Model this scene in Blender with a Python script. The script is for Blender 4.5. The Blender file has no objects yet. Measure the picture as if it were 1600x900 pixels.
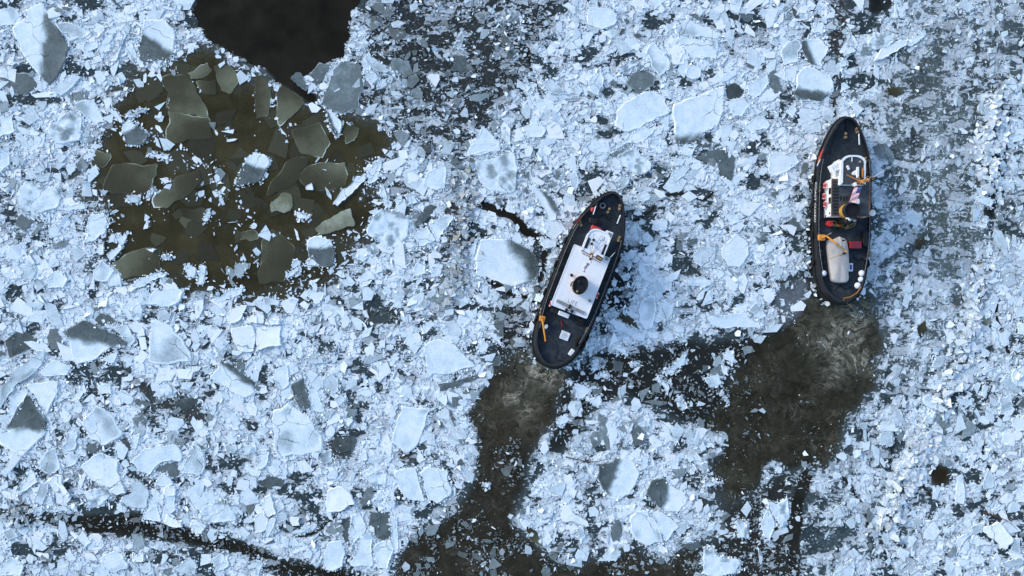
import bpy, bmesh, math, random
import numpy as np
from mathutils import Vector, Matrix

# ------------------------------------------------------------------ camera, sky, sun, exposure
scene = bpy.context.scene
COL = scene.collection
H = 110.0                    # camera height above the river, m
S = 14.4                     # photo pixels (1600 wide) per metre on the water
cam_data = bpy.data.cameras.new("camera")
cam = bpy.data.objects.new("camera", cam_data)
COL.objects.link(cam)
cam.location = (0, 0, H)
cam.rotation_euler = (0, 0, 0)
cam_data.sensor_width = 36.0
cam_data.lens = 36.0 * H / (1600.0 / S)
cam_data.clip_start = 0.5
cam_data.clip_end = 5000
scene.camera = cam

SUN_EL, SUN_ROT = math.radians(27), math.radians(-58)      # sun stands to the upper left
world = bpy.data.worlds.new("World")
scene.world = world
world.use_nodes = True
wn = world.node_tree
bg = wn.nodes["Background"]
sky = wn.nodes.new("ShaderNodeTexSky")
sky.sky_type = 'NISHITA'
sky.sun_disc = False
sky.sun_elevation = SUN_EL
sky.sun_rotation = SUN_ROT
sky.air_density = 1.0
sky.dust_density = 1.0
sky.ozone_density = 2.0
wn.links.new(sky.outputs[0], bg.inputs[0])
bg.inputs[1].default_value = 0.15
sun_d = bpy.data.lights.new("sun", 'SUN')
sun_d.energy = 0.75
sun_d.angle = math.radians(15)
sun_d.color = (1.0, 0.96, 0.88)
sun = bpy.data.objects.new("sun", sun_d)
COL.objects.link(sun)
sd = Vector((math.sin(SUN_ROT) * math.cos(SUN_EL), math.cos(SUN_ROT) * math.cos(SUN_EL), math.sin(SUN_EL)))
sun.rotation_euler = sd.to_track_quat('Z', 'Y').to_euler()
sun.location = (-60, 40, 60)
scene.view_settings.view_transform = 'Standard'
scene.view_settings.look = 'None'
scene.view_settings.exposure = 1.03
scene.view_settings.gamma = 1.0
scene.cycles.max_bounces = 5
scene.cycles.diffuse_bounces = 2
scene.cycles.glossy_bounces = 2
scene.cycles.use_denoising = True

rng = np.random.default_rng(7)
random.seed(7)


def P(px, py, z=0.0):
    """A point that the photo shows at (px, py), at height z, in metres."""
    k = (H - z) / H / S
    return ((px - 800) * k, (450 - py) * k, z)


# ------------------------------------------------------------------ noise and rasters
def _hash(ix, iy, seed):
    h = (ix.astype(np.int64) * 374761393 + iy.astype(np.int64) * 668265263 + seed * 974711) & 0xFFFFFFFF
    h = ((h ^ (h >> 13)) * 1274126177) & 0xFFFFFFFF
    h = ((h ^ (h >> 16)) * 2246822519) & 0xFFFFFFFF
    return ((h ^ (h >> 15)) & 0xFFFFFF) / float(0xFFFFFF)


def vnoise(x, y, seed=0):
    x0, y0 = np.floor(x), np.floor(y)
    fx, fy = x - x0, y - y0
    fx, fy = fx * fx * (3 - 2 * fx), fy * fy * (3 - 2 * fy)
    a, b = _hash(x0, y0, seed), _hash(x0 + 1, y0, seed)
    c, d = _hash(x0, y0 + 1, seed), _hash(x0 + 1, y0 + 1, seed)
    return (a * (1 - fx) + b * fx) * (1 - fy) + (c * (1 - fx) + d * fx) * fy


def fbm(x, y, seed=0, octaves=4):
    v, amp, tot = 0.0, 1.0, 0.0
    for k in range(octaves):
        v = v + amp * vnoise(x * 2 ** k + 17.3 * k, y * 2 ** k - 9.1 * k, seed + k)
        tot += amp
        amp *= 0.55
    return v / tot


def sstep(a, b, v):
    t = np.clip((v - a) / (b - a), 0, 1)
    return t * t * (3 - 2 * t)


def in_poly(x, y, poly):
    r = np.zeros(x.shape, bool)
    n = len(poly)
    for i in range(n):
        x1, y1 = poly[i]
        x2, y2 = poly[(i + 1) % n]
        if y1 == y2:
            continue
        c = (y1 > y) != (y2 > y)
        r ^= c & (x < (x2 - x1) * (y - y1) / (y2 - y1) + x1)
    return r


def seg_dist(x, y, line):
    d = np.full(x.shape, 1e9)
    for (x1, y1), (x2, y2) in zip(line[:-1], line[1:]):
        dx, dy = x2 - x1, y2 - y1
        t = np.clip(((x - x1) * dx + (y - y1) * dy) / (dx * dx + dy * dy), 0, 1)
        d = np.minimum(d, np.hypot(x - x1 - t * dx, y - y1 - t * dy))
    return d


def blur(a, k):
    for ax in (0, 1):
        p = np.pad(a, [(k, k) if i == ax else (0, 0) for i in (0, 1)], mode='edge')
        c = np.cumsum(p, axis=ax)
        c = np.concatenate([np.zeros_like(np.take(c, [0], ax)), c], axis=ax)
        n = a.shape[ax]
        a = (np.take(c, range(2 * k + 1, 2 * k + 1 + n), ax) - np.take(c, range(0, n), ax)) / (2 * k + 1)
    return a


PX0, PX1, PY0, PY1, STEP = -200, 1800, -140, 1040, 2.0
gx = np.arange(PX0, PX1 + 1, STEP)
gy = np.arange(PY0, PY1 + 1, STEP)
GX, GY = np.meshgrid(gx, gy)
WX = GX + 22 * (fbm(GX / 28, GY / 28, 11) - 0.5) + 40 * (fbm(GX / 110, GY / 110, 12, 2) - 0.5)
WY = GY + 22 * (fbm(GX / 28, GY / 28, 13) - 0.5) + 40 * (fbm(GX / 110, GY / 110, 14, 2) - 0.5)


def look(field, px, py):
    ix = np.clip(((px - PX0) / STEP).astype(int), 0, field.shape[1] - 1)
    iy = np.clip(((py - PY0) / STEP).astype(int), 0, field.shape[0] - 1)
    return field[iy, ix]


# zone fields: dens = how much brash ice, white = how snowy it is, size = size of the pieces
dens = np.full(GX.shape, 0.93)
white = np.full(GX.shape, 0.92)
size = np.full(GX.shape, 1.0)
SLUSH, BROWN, BLACK, DIRTY = (0.064, 0.090, 0.090), (0.044, 0.036, 0.0155), (0.0165, 0.0138, 0.009), (0.024, 0.022, 0.016)
base = np.zeros(GX.shape + (3,))
base[:] = SLUSH
foam = np.zeros(GX.shape)


def zone(poly, d=None, w=None, s=None, col=None, f=None, soft=3, warp=1.0):
    global dens, white, size, base, foam
    x = GX + (WX - GX) * warp
    y = GY + (WY - GY) * warp
    m = in_poly(x, y, poly).astype(float)
    m = blur(blur(m, soft), soft) if soft else m
    if d is not None: dens = dens * (1 - m) + d * m
    if w is not None: white = white * (1 - m) + w * m
    if s is not None: size = size * (1 - m) + s * m
    if f is not None: foam = foam * (1 - m) + f * m
    if col is not None: base = base * (1 - m[..., None]) + np.array(col) * m[..., None]


def crack(line, w, col=BLACK, d=0.0, rough=1.0):
    global dens, base
    x = GX + (WX - GX) * 0.25 * rough
    y = GY + (WY - GY) * 0.25 * rough
    m = 1 - sstep(w * 0.55, w * 1.25, seg_dist(x, y, line))
    dens = dens * (1 - m) + d * m
    base = base * (1 - m[..., None]) + np.array(col) * m[..., None]


# grey crushed brash right of the open pool
zone([(565, -140), (885, -140), (870, 20), (850, 70), (820, 120), (775, 190), (745, 250), (690, 235), (640, 215), (590, 205), (555, 150), (560, 90), (600, 60), (575, 30)],
     0.94, 0.46, 0.75, (0.034, 0.037, 0.033), soft=3)
# track of crushed ice along the right side
zone([(1345, 200), (1365, 150), (1420, 60), (1455, -140), (1640, -140), (1610, 60), (1560, 130), (1545, 250), (1540, 400), (1500, 560), (1440, 600), (1370, 560), (1350, 460), (1365, 380), (1350, 280)],
     0.92, 0.80, 0.6, (0.112, 0.143, 0.137), soft=7)
zone([(1400, 60), (1480, 40), (1520, 110), (1470, 230), (1400, 220), (1380, 150)], 0.80, 0.55, 0.5, (0.085, 0.105, 0.095), soft=8)
zone([(1420, 300), (1500, 250), (1525, 330), (1500, 420), (1430, 400)], 0.78, 0.55, 0.5, (0.08, 0.10, 0.085), soft=8)
zone([(1230, 640), (1340, 560), (1440, 600), (1400, 760), (1360, 900), (1330, 1040), (1235, 1040), (1250, 800)], 0.93, 0.8, 0.75, None, soft=6)
# the brown pool of thin ice and the open water above it
zone([(120, 240), (150, 150), (210, 95), (310, 70), (400, 100), (500, 150), (615, 200), (635, 260), (610, 300), (635, 345), (600, 400), (555, 450), (450, 480), (410, 505), (330, 470), (290, 500), (240, 470), (180, 450), (150, 400), (120, 330)],
     0.62, 0.92, 1.0, (0.06, 0.058, 0.042), soft=8)
zone([(148, 235), (165, 180), (200, 165), (215, 130), (255, 112), (300, 95), (345, 98), (380, 120), (430, 135), (480, 160), (520, 178), (560, 188), (600, 212), (606, 250),
      (575, 275), (560, 300), (598, 330), (585, 368), (548, 378), (530, 430), (500, 440), (440, 452), (415, 478), (380, 452), (330, 435), (300, 478), (268, 436), (205, 440),
      (175, 410), (182, 380), (150, 350), (185, 330), (170, 300), (150, 270)], 0.10, 0.88, 0.9, BROWN, soft=5, warp=1.5)
zone([(296, -75), (430, -95), (560, -70), (572, 40), (560, 75), (532, 88), (505, 100), (480, 118), (455, 128), (440, 122), (412, 103), (372, 94), (332, 80), (303, 55), (290, 25)],
     0.0, None, None, BLACK, soft=0, warp=1.4)
crack([(425, 108), (445, 125), (488, 152)], 9)
# churned channel between and behind the two boats
zone([(885, 575), (935, 535), (1010, 535), (1100, 522), (1190, 512), (1240, 490), (1280, 470), (1290, 520), (1150, 570), (1135, 620), (1110, 690), (1040, 660), (980, 632), (930, 640), (885, 705), (845, 720), (870, 640)],
     0.40, 0.5, 0.75, (0.022, 0.023, 0.019), soft=3)
zone([(1150, 560), (1195, 520), (1275, 470), (1360, 466), (1372, 530), (1352, 600), (1325, 680), (1292, 742), (1240, 738), (1195, 775), (1140, 785), (1108, 745), (1122, 690), (1090, 668), (1128, 620)],
     0.05, 0.3, 0.5, (0.021, 0.0185, 0.0105), 0.30, soft=2, warp=1.5)
zone([(1262, 468), (1360, 466), (1372, 530), (1352, 590), (1310, 585), (1270, 540)], 0.03, 0.3, 0.5, (0.026, 0.027, 0.018), 0.85, soft=8)
zone([(830, 560), (893, 568), (888, 600), (872, 640), (842, 690), (805, 712), (768, 735), (742, 715), (722, 665), (730, 622), (770, 582), (800, 562)],
     0.03, 0.3, 0.5, (0.025, 0.020, 0.0115), 0.34, soft=2, warp=1.5)
zone([(832, 560), (890, 566), (868, 625), (815, 650), (775, 630), (790, 590)], 0.02, 0.3, 0.5, (0.04, 0.037, 0.024), 1.0, soft=8)
zone([(785, 470), (845, 470), (838, 560), (800, 570), (770, 585), (760, 530)], 0.74, 0.36, 0.7, (0.03, 0.03, 0.025), soft=4)
zone([(742, 715), (830, 700), (800, 760), (792, 800), (828, 850), (900, 866), (1000, 862), (1062, 872), (1105, 850), (1110, 1040), (600, 1040), (622, 885), (650, 850), (690, 820), (712, 775)],
     0.24, 0.3, 0.62, (0.022, 0.0185, 0.0115), 0.24, soft=3, warp=1.6)
zone([(1100, 690), (1140, 780), (1200, 775), (1245, 738), (1262, 760), (1240, 800), (1248, 1040), (1095, 1040), (1105, 880), (1125, 800)], 0.5, 0.55, 0.75, (0.03, 0.03, 0.024), soft=4)
crack([(1262, 745), (1248, 790), (1240, 850), (1250, 1000)], 11, DIRTY, 0.1)
# leads, cracks and a painted boat shadow
zone([(-200, 770), (0, 795), (60, 802), (130, 795), (210, 802), (262, 818), (340, 834), (400, 850), (470, 872), (525, 890), (640, 930), (620, 960), (500, 905), (440, 895), (380, 872), (300, 856), (230, 850), (150, 838), (110, 822), (60, 812), (0, 812), (-200, 800)],
     0.5, 0.28, 0.55, (0.02, 0.018, 0.012), soft=2, warp=0.5)
crack([(715, 318), (745, 312), (775, 330), (800, 338), (822, 362), (845, 372), (882, 386)], 8.5, BLACK)
crack([(845, 372), (850, 395), (846, 420), (838, 450)], 6, DIRTY, 0.2)
crack([(738, 372), (744, 420), (770, 444), (800, 460), (850, 470)], 6, BLACK, 0.1)
for ln, w in [([(450, 848), (460, 835), (485, 834), (500, 827), (520, 812), (530, 800), (553, 790), (560, 782), (575, 772), (590, 770)], 2.4),
              ([(1115, 302), (1102, 314), (1087, 311), (1075, 305), (1042, 306), (1032, 312), (1020, 332), (1000, 347), (985, 349), (975, 340)], 2.2),
              ([(1310, 745), (1322, 757), (1340, 785), (1350, 795), (1355, 822)], 2.6),
              ([(1560, 470), (1555, 490), (1565, 525), (1575, 550)], 3.0), ([(1537, 685), (1535, 712), (1557, 740)], 3.2),
              ([(825, 75), (830, 105), (842, 135), (855, 160)], 2.4), ([(1300, 0), (1303, 80), (1302, 140), (1303, 180)], 4.0),
              ([(1315, 32), (1308, 66), (1303, 80)], 3.5), ([(1440, 760), (1453, 780)], 2)]:
    crack(ln, w, BLACK)
zone([(1290, -140), (1312, -140), (1314, 60), (1308, 175), (1296, 175), (1290, 60)], 0.7, 0.42, 0.7, (0.045, 0.042, 0.036), soft=2)
zone([(1552, 230), (1568, 232), (1575, 290), (1560, 350), (1545, 345), (1550, 290)], 0.12, 0.7, 0.7, (0.02, 0.026, 0.026), soft=1)
zone([(1340, -20), (1390, -20), (1372, 18), (1345, 20)], 0.1, 0.7, 0.7, (0.02, 0.022, 0.02), soft=1)
zone([(1450, 735), (1462, 727), (1485, 732), (1488, 752), (1472, 765), (1455, 760)], 0.0, None, None, (0.035, 0.026, 0.014), soft=2, warp=0.2)
zone([(1268, 300), (1280, 300), (1276, 400), (1268, 440), (1285, 470), (1300, 485), (1270, 480), (1254, 440), (1254, 380)], 0.45, 0.45, 0.7, (0.02, 0.022, 0.019), soft=2)
zone([(950, 430), (985, 420), (990, 470), (960, 500), (930, 530), (935, 480)], 0.5, 0.6, 0.75, (0.018, 0.02, 0.022), soft=3)  # boat's cast shadow on the ice, painted as a darker zone colour
zone([(1210, 445), (1260, 440), (1250, 490), (1215, 500)], 0.35, 0.85, 0.9, (0.11, 0.125, 0.135), soft=2)
zone([(700, 270), (745, 265), (740, 330), (730, 400), (712, 470), (690, 440), (700, 350)], 0.9, 0.55, 0.8, (0.05, 0.045, 0.035), soft=4)
# churned streaks of dark water in the white field
for poly in ([(210, 605), (240, 612), (262, 628), (300, 622), (330, 640), (320, 655), (280, 655), (240, 645)], [(130, 560), (175, 545), (200, 560), (165, 585)],
             [(505, 690), (560, 690), (545, 722), (505, 725)], [(570, 490), (620, 482), (625, 505), (580, 512)], [(610, 705), (650, 700), (640, 725), (612, 722)],
             [(600, 275), (640, 280), (650, 325), (600, 330), (585, 300)], [(400, 460), (500, 450), (480, 490), (410, 490)]):
    zone(poly, 0.4, 0.85, 0.9, (0.05, 0.05, 0.042), soft=2)

# clumping: packed crust, loose pieces and gaps of grey skin ice
clump = fbm(GX / 46, GY / 46, 31, 4) + 0.22 * (fbm(GX / 9, GY / 9, 33, 3) - 0.5)
gap = fbm(WX / 30, WY / 22, 35, 4) + 0.16 * (fbm(GX / 6, GY / 6, 36, 3) - 0.5)
fiss = np.abs(fbm(WX / 70, WY / 70, 37, 3) - 0.5) + 0.06 * (fbm(GX / 8, GY / 8, 38, 2) - 0.5)
packed = sstep(0.72, 0.88, dens) * sstep(0.6, 0.85, white)
crust = packed * sstep(0.46, 0.54, clump)
opened = sstep(0.43, 0.37, gap)                       # loose gaps
opened = np.maximum(opened, sstep(0.020, 0.006, fiss) * 0.85)
opened = opened * (1 - 0.45 * sstep(1380, 1420, GX) * sstep(1570, 1530, GX) * sstep(620, 560, GY))
crust = crust * (1 - opened)
loose = sstep(0.05, 0.3, 0.5 - dens)                  # nearly open water: pieces drift in strings
strings = sstep(0.50, 0.60, fbm(WX / 34, WY / 34, 39, 4)) * 2.6
dens_s = dens * (1 - 0.80 * opened * (1 - loose)) * (1 - loose + loose * strings) * (0.75 + 0.4 * sstep(0.3, 0.5, clump))
dens_s = dens_s * (1 - 0.35 * crust)
tint = fbm(GX / 16, GY / 16, 45, 3)
pack = np.clip(dens ** 1.4 * white ** 1.25, 0, 1) * (1 - 0.9 * opened) * sstep(0.25, 0.75, dens)
pack = np.clip(pack * (0.80 + 0.30 * sstep(0.40, 0.55, clump)) + 0.15 * crust, 0, 1)
pack_fine = blur(pack, 1)
base = base * (1 - opened * packed * 0.42)[..., None]
# ground slush drawn out along the boat's track on the right
track = blur(in_poly(GX, GY, [(1350, -140), (1640, -140), (1600, 200), (1560, 560), (1440, 860), (1330, 1040), (1240, 1040), (1290, 760), (1350, 560), (1365, 300), (1345, 180)]).astype(float), 12)
tu = GX + 0.10 * (GY - 300) * sstep(300, 700, GY) * 2 + 46 * (fbm(GX / 55, GY / 70, 71, 3) - 0.5)
streak = 0.6 * fbm(tu / 8, GY / 48, 72, 4) + 0.4 * fbm(GX / 14, GY / 14, 74, 4)
streak2 = fbm(tu / 22, GY / 170, 73, 3)
pack = pack * (1 - track) + track * np.clip(pack * (0.25 + 1.0 * sstep(0.38, 0.60, streak) + 0.5 * (streak2 - 0.45)), 0, 1)
base = base * (1 + track * (1.5 * (streak - 0.5) + 1.2 * (streak2 - 0.5)))[..., None]
pack_fine = blur(pack, 1)
dens_s = dens_s * (1 - track * (0.55 - 0.9 * (streak - 0.35)).clip(0, 0.7))
base = base * (1 + (sstep(0.35, 0.1, dens) * 1.1 * (fbm(GX / 34, GY / 34, 47, 4) - 0.45)))[..., None]
tone_f = fbm(GX / 30, GY / 30, 41, 4)

# ------------------------------------------------------------------ traced ice floes
# one line per floe: kind, then corners. kinds: w snow white, b bright, p pale blue, r rough crust, g grey wet,
# d dark thin ice, o olive thin ice, y yellowish, m white with a dark wet part (direction and start follow the kind)
TILES = {
(0, 0): """w 0 70 95 55 140 105 115 150 0 170
m:.5,.0,.1 160 60 270 15 320 120 380 210 440 300 400 400 330 520 290 510 220 430 130 300 75 180 170 120
m:-.55,.8,-.05 905 125 1040 120 1085 180 1090 310 1060 385 870 380 860 290 900 170
w 340 135 440 150 575 205 470 250 380 200
w 420 640 590 630 655 770 600 790 530 720
g 430 590 540 560 555 630 420 640
d 30 470 180 460 240 530 150 600 80 560 30 540
w 0 740 85 690 100 820 0 865
o 1010 480 1160 465 1230 560 1300 720 1310 740 1050 690 1050 600
o 1050 690 1310 735 1330 860 1050 900 1040 800
m:.5,.8,-.4 770 790 820 745 930 840 900 900 790 900
g 1170 455 1300 390 1330 440 1260 490 1190 490
g 1340 410 1440 410 1510 480 1440 590 1380 560 1350 480
w 695 385 780 200 800 215 730 380
w 525 270 610 250 620 300 570 325 530 310
p 310 560 470 460 510 480 380 600
r 300 800 430 690 520 740 500 880 400 900 330 870
w 660 680 720 690 775 760 760 770 700 710
w 790 720 900 680 920 690 830 735
o 1225 505 1350 500 1350 590 1270 580
w 600 290 700 270 690 320 630 325""",
(1, 0): """g 135 550 160 535 300 610 310 650 230 720 150 795 130 680
g 410 640 470 440 550 380 650 400 670 560 640 690 560 710 470 690
p 680 340 780 400 870 465 790 450 700 410
p 670 450 710 430 770 490 740 525 690 500
g 815 415 870 360 960 380 980 440 940 480 850 440
m:-.8,.4,0 425 680 480 700 535 770 510 860 470 790
o 0 470 60 490 90 560 80 720 0 750
d 215 490 270 450 330 540 320 570
d 330 480 400 390 470 400 400 520 340 525
d 1240 340 1310 350 1340 430 1290 460 1210 450
g 1330 600 1480 580 1400 640 1340 630
w 1340 900 1420 790 1530 890 1530 940 1330 980
g 540 830 600 770 650 800 610 880 560 900
p 1240 290 1290 190 1305 220 1280 310
g 220 820 400 760 468 900 420 988 280 960""",
(2, 0): """w 475 60 600 50 660 90 640 160 560 190 480 160
w 1010 170 1100 120 1220 170 1300 215 1290 248 1030 222
w 1035 232 1290 256 1275 370 1140 365
w 835 330 880 260 960 330 990 420 920 480 870 400
w 485 490 560 430 575 490 540 600 490 560
m:.3,-.2,1.2 640 700 700 640 850 570 940 600 1000 690 900 740 800 810 690 820 640 780
w 680 900 820 790 890 800 870 840 780 900
m:.1,.9,.62 1010 650 1320 540 1320 690 1280 800 1200 830 1170 930 1040 920 1020 780
d 1330 520 1400 520 1470 570 1410 620 1340 630
w 1335 645 1450 615 1490 650 1440 730 1390 730
w 1465 540 1590 450 1600 530 1510 620 1470 590
w 1085 440 1130 405 1190 430 1180 480 1110 490
d 1420 60 1480 50 1510 100 1480 140 1420 110
p 180 520 240 490 320 550 330 590 240 580
w 70 800 160 765 215 810 180 860 110 860
r 660 430 770 370 790 400 680 460
g 1100 90 1180 90 1210 120 1160 130
w 1440 780 1570 730 1600 760 1600 800 1500 830
d 710 520 800 430 890 470 880 540 780 590
w 1360 0 1440 0 1420 80 1370 60
w 1060 340 1100 330 1110 370 1040 390""",
(3, 0): """w 80 310 180 250 210 300 190 390 100 410
m:-.8,.4,.35 210 260 330 250 380 290 330 410 260 400 220 330
m:-.2,.9,.25 180 470 240 415 390 480 410 560 390 580 320 635 200 620 155 590
b 655 380 700 310 850 255 870 280 760 340
r 620 270 720 215 840 240 700 300 640 310
g 570 290 650 300 650 345 580 345
w 440 370 480 370 490 410 460 420
w 860 270 950 205 980 225 900 290
w 510 650 560 640 590 690 550 740
g 560 640 620 620 640 650 590 680
w 1480 510 1530 490 1560 550 1520 580 1480 550
d 1510 440 1590 430 1560 520 1530 480
o 740 550 830 545 850 580 800 610 750 595
p 1180 30 1240 0 1300 50 1250 80
w 470 320 530 295 550 320 490 345
w 280 140 350 150 340 210 280 200
g 0 440 60 450 110 590 40 590 0 530
w 190 780 320 760 330 830 240 840
w 110 700 150 660 180 680 150 740
w 100 420 190 420 160 520 110 510""",
(0, 1): """w 0 30 65 75 50 140 0 190
r 100 350 170 230 370 290 370 390 280 430 150 430
p 70 80 110 60 165 110 130 150 100 130
o 575 80 600 30 690 50 690 100 650 150 580 140
o 640 280 700 130 990 120 985 200 960 240 900 340 820 320 690 300
m:1,.2,.75 550 540 575 435 640 430 680 480 670 550 600 600 530 630
b 600 680 655 605 650 690
w 710 590 800 560 770 635
b 670 690 750 645 770 650 690 730
w 930 60 1050 70 1055 100 940 75
g 700 740 900 650 1010 670 1010 780 900 830 760 850
w 830 890 880 840 1010 800 1040 800 1030 830 900 890
w 1150 760 1220 770 1215 835 1170 830
g 1500 600 1510 550 1600 540 1620 570 1600 600 1560 610
p 800 340 830 315 870 330 870 370 820 365
w 910 340 965 270 970 290 930 340
w 1270 480 1310 405 1320 430 1300 480
m:-.2,.9,-.35 1475 260 1530 130 1600 55 1660 70 1690 110 1620 240
o 1120 410 1280 400 1310 470 1250 490 1140 450
o 960 400 950 340 1100 200 1230 160 1270 220 1150 340 1050 400
w 590 790 640 720 720 790 660 860 600 850
w 670 830 740 800 760 880 690 890
g 330 620 430 600 410 640 340 655
w 370 400 530 375 540 400 430 420
w 1015 690 1070 700 1060 720 1020 715
w 290 830 380 790 430 850 400 900 300 900
b 915 655 980 655 960 680
p 225 200 320 180 310 230 240 235
w 1240 880 1250 760 1290 770 1270 870""",
(1, 1): """o 60 320 90 240 180 120 220 95 330 90 280 200 200 300 100 320
o 265 215 330 130 560 110 580 190 560 260 400 290 310 270
y 95 360 190 305 220 315 235 380 200 420 100 430
b 310 270 350 245 360 285 320 290
b 480 380 530 300 640 200 680 185 690 215 600 310 510 390
w 700 170 770 95 785 130 760 220 700 260
y 370 530 520 430 590 400 620 510 500 540 410 570
m:.1,1,-.3 325 600 400 580 480 630 490 760 420 770 340 720
o 10 830 40 600 150 560 250 650 240 720 180 860 20 870
w 255 425 340 455 330 470 260 465
w 950 90 1050 110 990 165 950 130
w 1050 230 1130 130 1190 150 1185 270 1120 290 1060 260
g 1210 120 1250 80 1285 110 1260 150
y 1285 220 1300 160 1350 120 1350 200 1300 225
w 1320 80 1350 0 1590 0 1480 40
r 1370 110 1600 50 1640 150 1620 300 1480 300 1400 240
r 690 540 760 420 830 410 960 460 940 590 870 650 790 640
w 970 575 1075 515 1125 600 1040 640
w 1085 490 1180 450 1240 460 1190 520 1130 610 1110 560
d 990 490 1080 370 1130 390 1090 450 1000 520
w 985 780 1010 740 1060 750 1065 810 1000 830
m:.75,-.35,.45 1372 815 1402 598 1560 592 1700 660 1770 740 1760 840 1620 890 1460 840
w 1200 740 1290 670 1320 700 1310 770 1230 750
w 1330 660 1390 590 1360 700
w 770 310 800 260 830 370
w 875 340 905 315 915 360 880 365
r 940 340 980 310 1010 370 950 385
o 630 340 720 320 725 360 640 370
w 640 840 700 790 750 830 690 890 650 890
w 190 815 265 770 270 790 200 840
w 220 765 255 720 280 745 250 770
w 320 760 350 690 400 760""",
(2, 1): """m:.6,-.5,.2 105 260 150 260 250 330 300 420 280 470 230 470 180 380
w 200 470 290 490 340 540 270 600 210 560
w 175 590 280 600 270 650 200 655
r 655 80 740 40 800 60 870 120 850 170 790 200 740 170
w 650 230 690 205 740 220 700 280
w 770 330 840 290 870 330 820 370
w 870 475 970 475 965 540 900 530
p 1130 690 1170 640 1270 640 1260 720 1210 780 1150 740
w 1320 640 1400 560 1470 610 1480 690 1420 780 1340 750 1310 700
d 1150 90 1250 40 1380 70 1390 150 1370 240 1310 210 1280 110
w 1290 420 1400 440 1420 490 1370 500
g 1500 580 1600 560 1590 620 1540 630
w 1260 810 1300 770 1330 810 1290 850
r 1090 850 1200 830 1250 880 1200 900 1100 890
p 340 180 400 170 420 240 400 300 370 250
w 1040 0 1160 0 1120 80 1060 60
p 1000 160 1060 130 1110 150 1080 200 1010 240
g 1530 70 1600 60 1600 90 1550 110""",
(3, 1): """g 650 20 740 0 780 60 770 120 700 100 660 60
w 0 60 180 60 200 110 60 200 0 180
w 60 410 130 390 150 450 90 460
o 920 600 970 570 990 610 950 665 920 650
p 830 460 880 420 960 440 930 520 860 480
w 1295 330 1330 320 1410 360 1390 395 1330 370
w 1340 480 1370 460 1365 520 1340 530
w 1440 220 1530 230 1530 300 1450 270
w 1400 740 1480 690 1500 720 1440 760
w 200 770 220 730 245 780
w 1340 260 1370 250 1390 300 1360 310""",
(0, 2): """w 930 100 960 20 1080 0 1155 25 1130 70 1040 115 1000 115
m:.15,-.9,.0 405 270 520 200 660 260 820 340 690 370 560 460 480 480 440 330
d 30 330 100 270 200 300 240 340 130 410 60 440
w 270 550 260 520 330 450 450 490 420 545
w 640 450 740 385 710 470
w 930 460 950 200 1080 240 1170 370 1200 460 1000 475
m:.5,-.7,.3 1310 560 1380 455 1430 470 1590 590 1600 650 1540 690 1420 620
p 0 640 80 520 270 380 290 410 250 490 130 580 0 760
w 165 605 370 590 370 640 300 790 250 730
w 50 800 70 690 160 630 180 650 90 800
m:.1,-.9,-.1 20 900 90 800 185 660 290 820 290 900 200 990 150 1050 80 1020 0 960 0 900
w 510 860 600 730 700 790 765 890 750 930 640 985 570 950
w 440 700 530 580 545 640 480 720
b 1455 250 1580 232 1600 300 1590 393 1500 395 1465 340
b 1605 300 1615 240 1760 235 1765 360 1610 392
b 1420 170 1480 110 1550 105 1500 200 1440 225
w 1330 80 1420 20 1520 0 1490 50 1400 80
b 1610 225 1530 215 1570 170 1620 180
w 620 610 700 600 700 660 630 660
w 660 230 800 230 850 330 820 365 760 290
d 580 230 620 160 700 180 730 210 640 240
w 870 90 820 130 880 190 890 150
d 850 690 960 730 910 760 850 720
d 1080 700 1170 690 1250 680 1180 760 1120 770""",
(1, 2): """w 330 10 440 40 400 100 370 105 330 60
w 45 60 80 60 150 85 140 110 50 95
w 1170 10 1290 0 1335 90 1240 70 1180 40
w 1020 100 1040 70 1070 85 1060 120 1030 115
w 1050 400 1060 350 1150 320 1230 350 1380 490 1200 540 1070 530
w 96 820 112 760 200 715 260 760 360 840 412 920 412 1020 280 1048 128 1064 112 960
m:.1,.2,-1 220 590 290 540 330 640 330 750 270 750
w 110 560 130 510 200 490 210 600 170 630
w 330 620 390 640 430 770 350 770
p 420 570 470 530 520 570 520 640 480 660 430 620
g 565 800 570 745 635 755 620 800 590 830
w 848 960 920 740 1100 748 1060 860 1020 960 940 1032
w 1390 210 1410 170 1460 220 1520 270 1420 240
w 1440 280 1500 290 1540 370 1500 330
w 1380 370 1420 330 1455 350 1440 390 1400 400
d 1140 600 1400 530 1410 560 1280 610 1150 640
w 420 790 460 755 490 770 470 810 430 820
p 490 690 540 660 560 700 520 740
d 700 180 830 150 830 200 760 220 700 210
w 1030 260 1080 210 1180 215 1170 240 1100 240 1050 285
p 290 430 420 435 430 470 330 470
d 1010 280 1090 240 1100 270 1050 310
d 1400 440 1530 420 1530 480 1450 500
b 0 140 45 150 50 220 10 220
b 62 190 150 200 150 225 60 228""",
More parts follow.
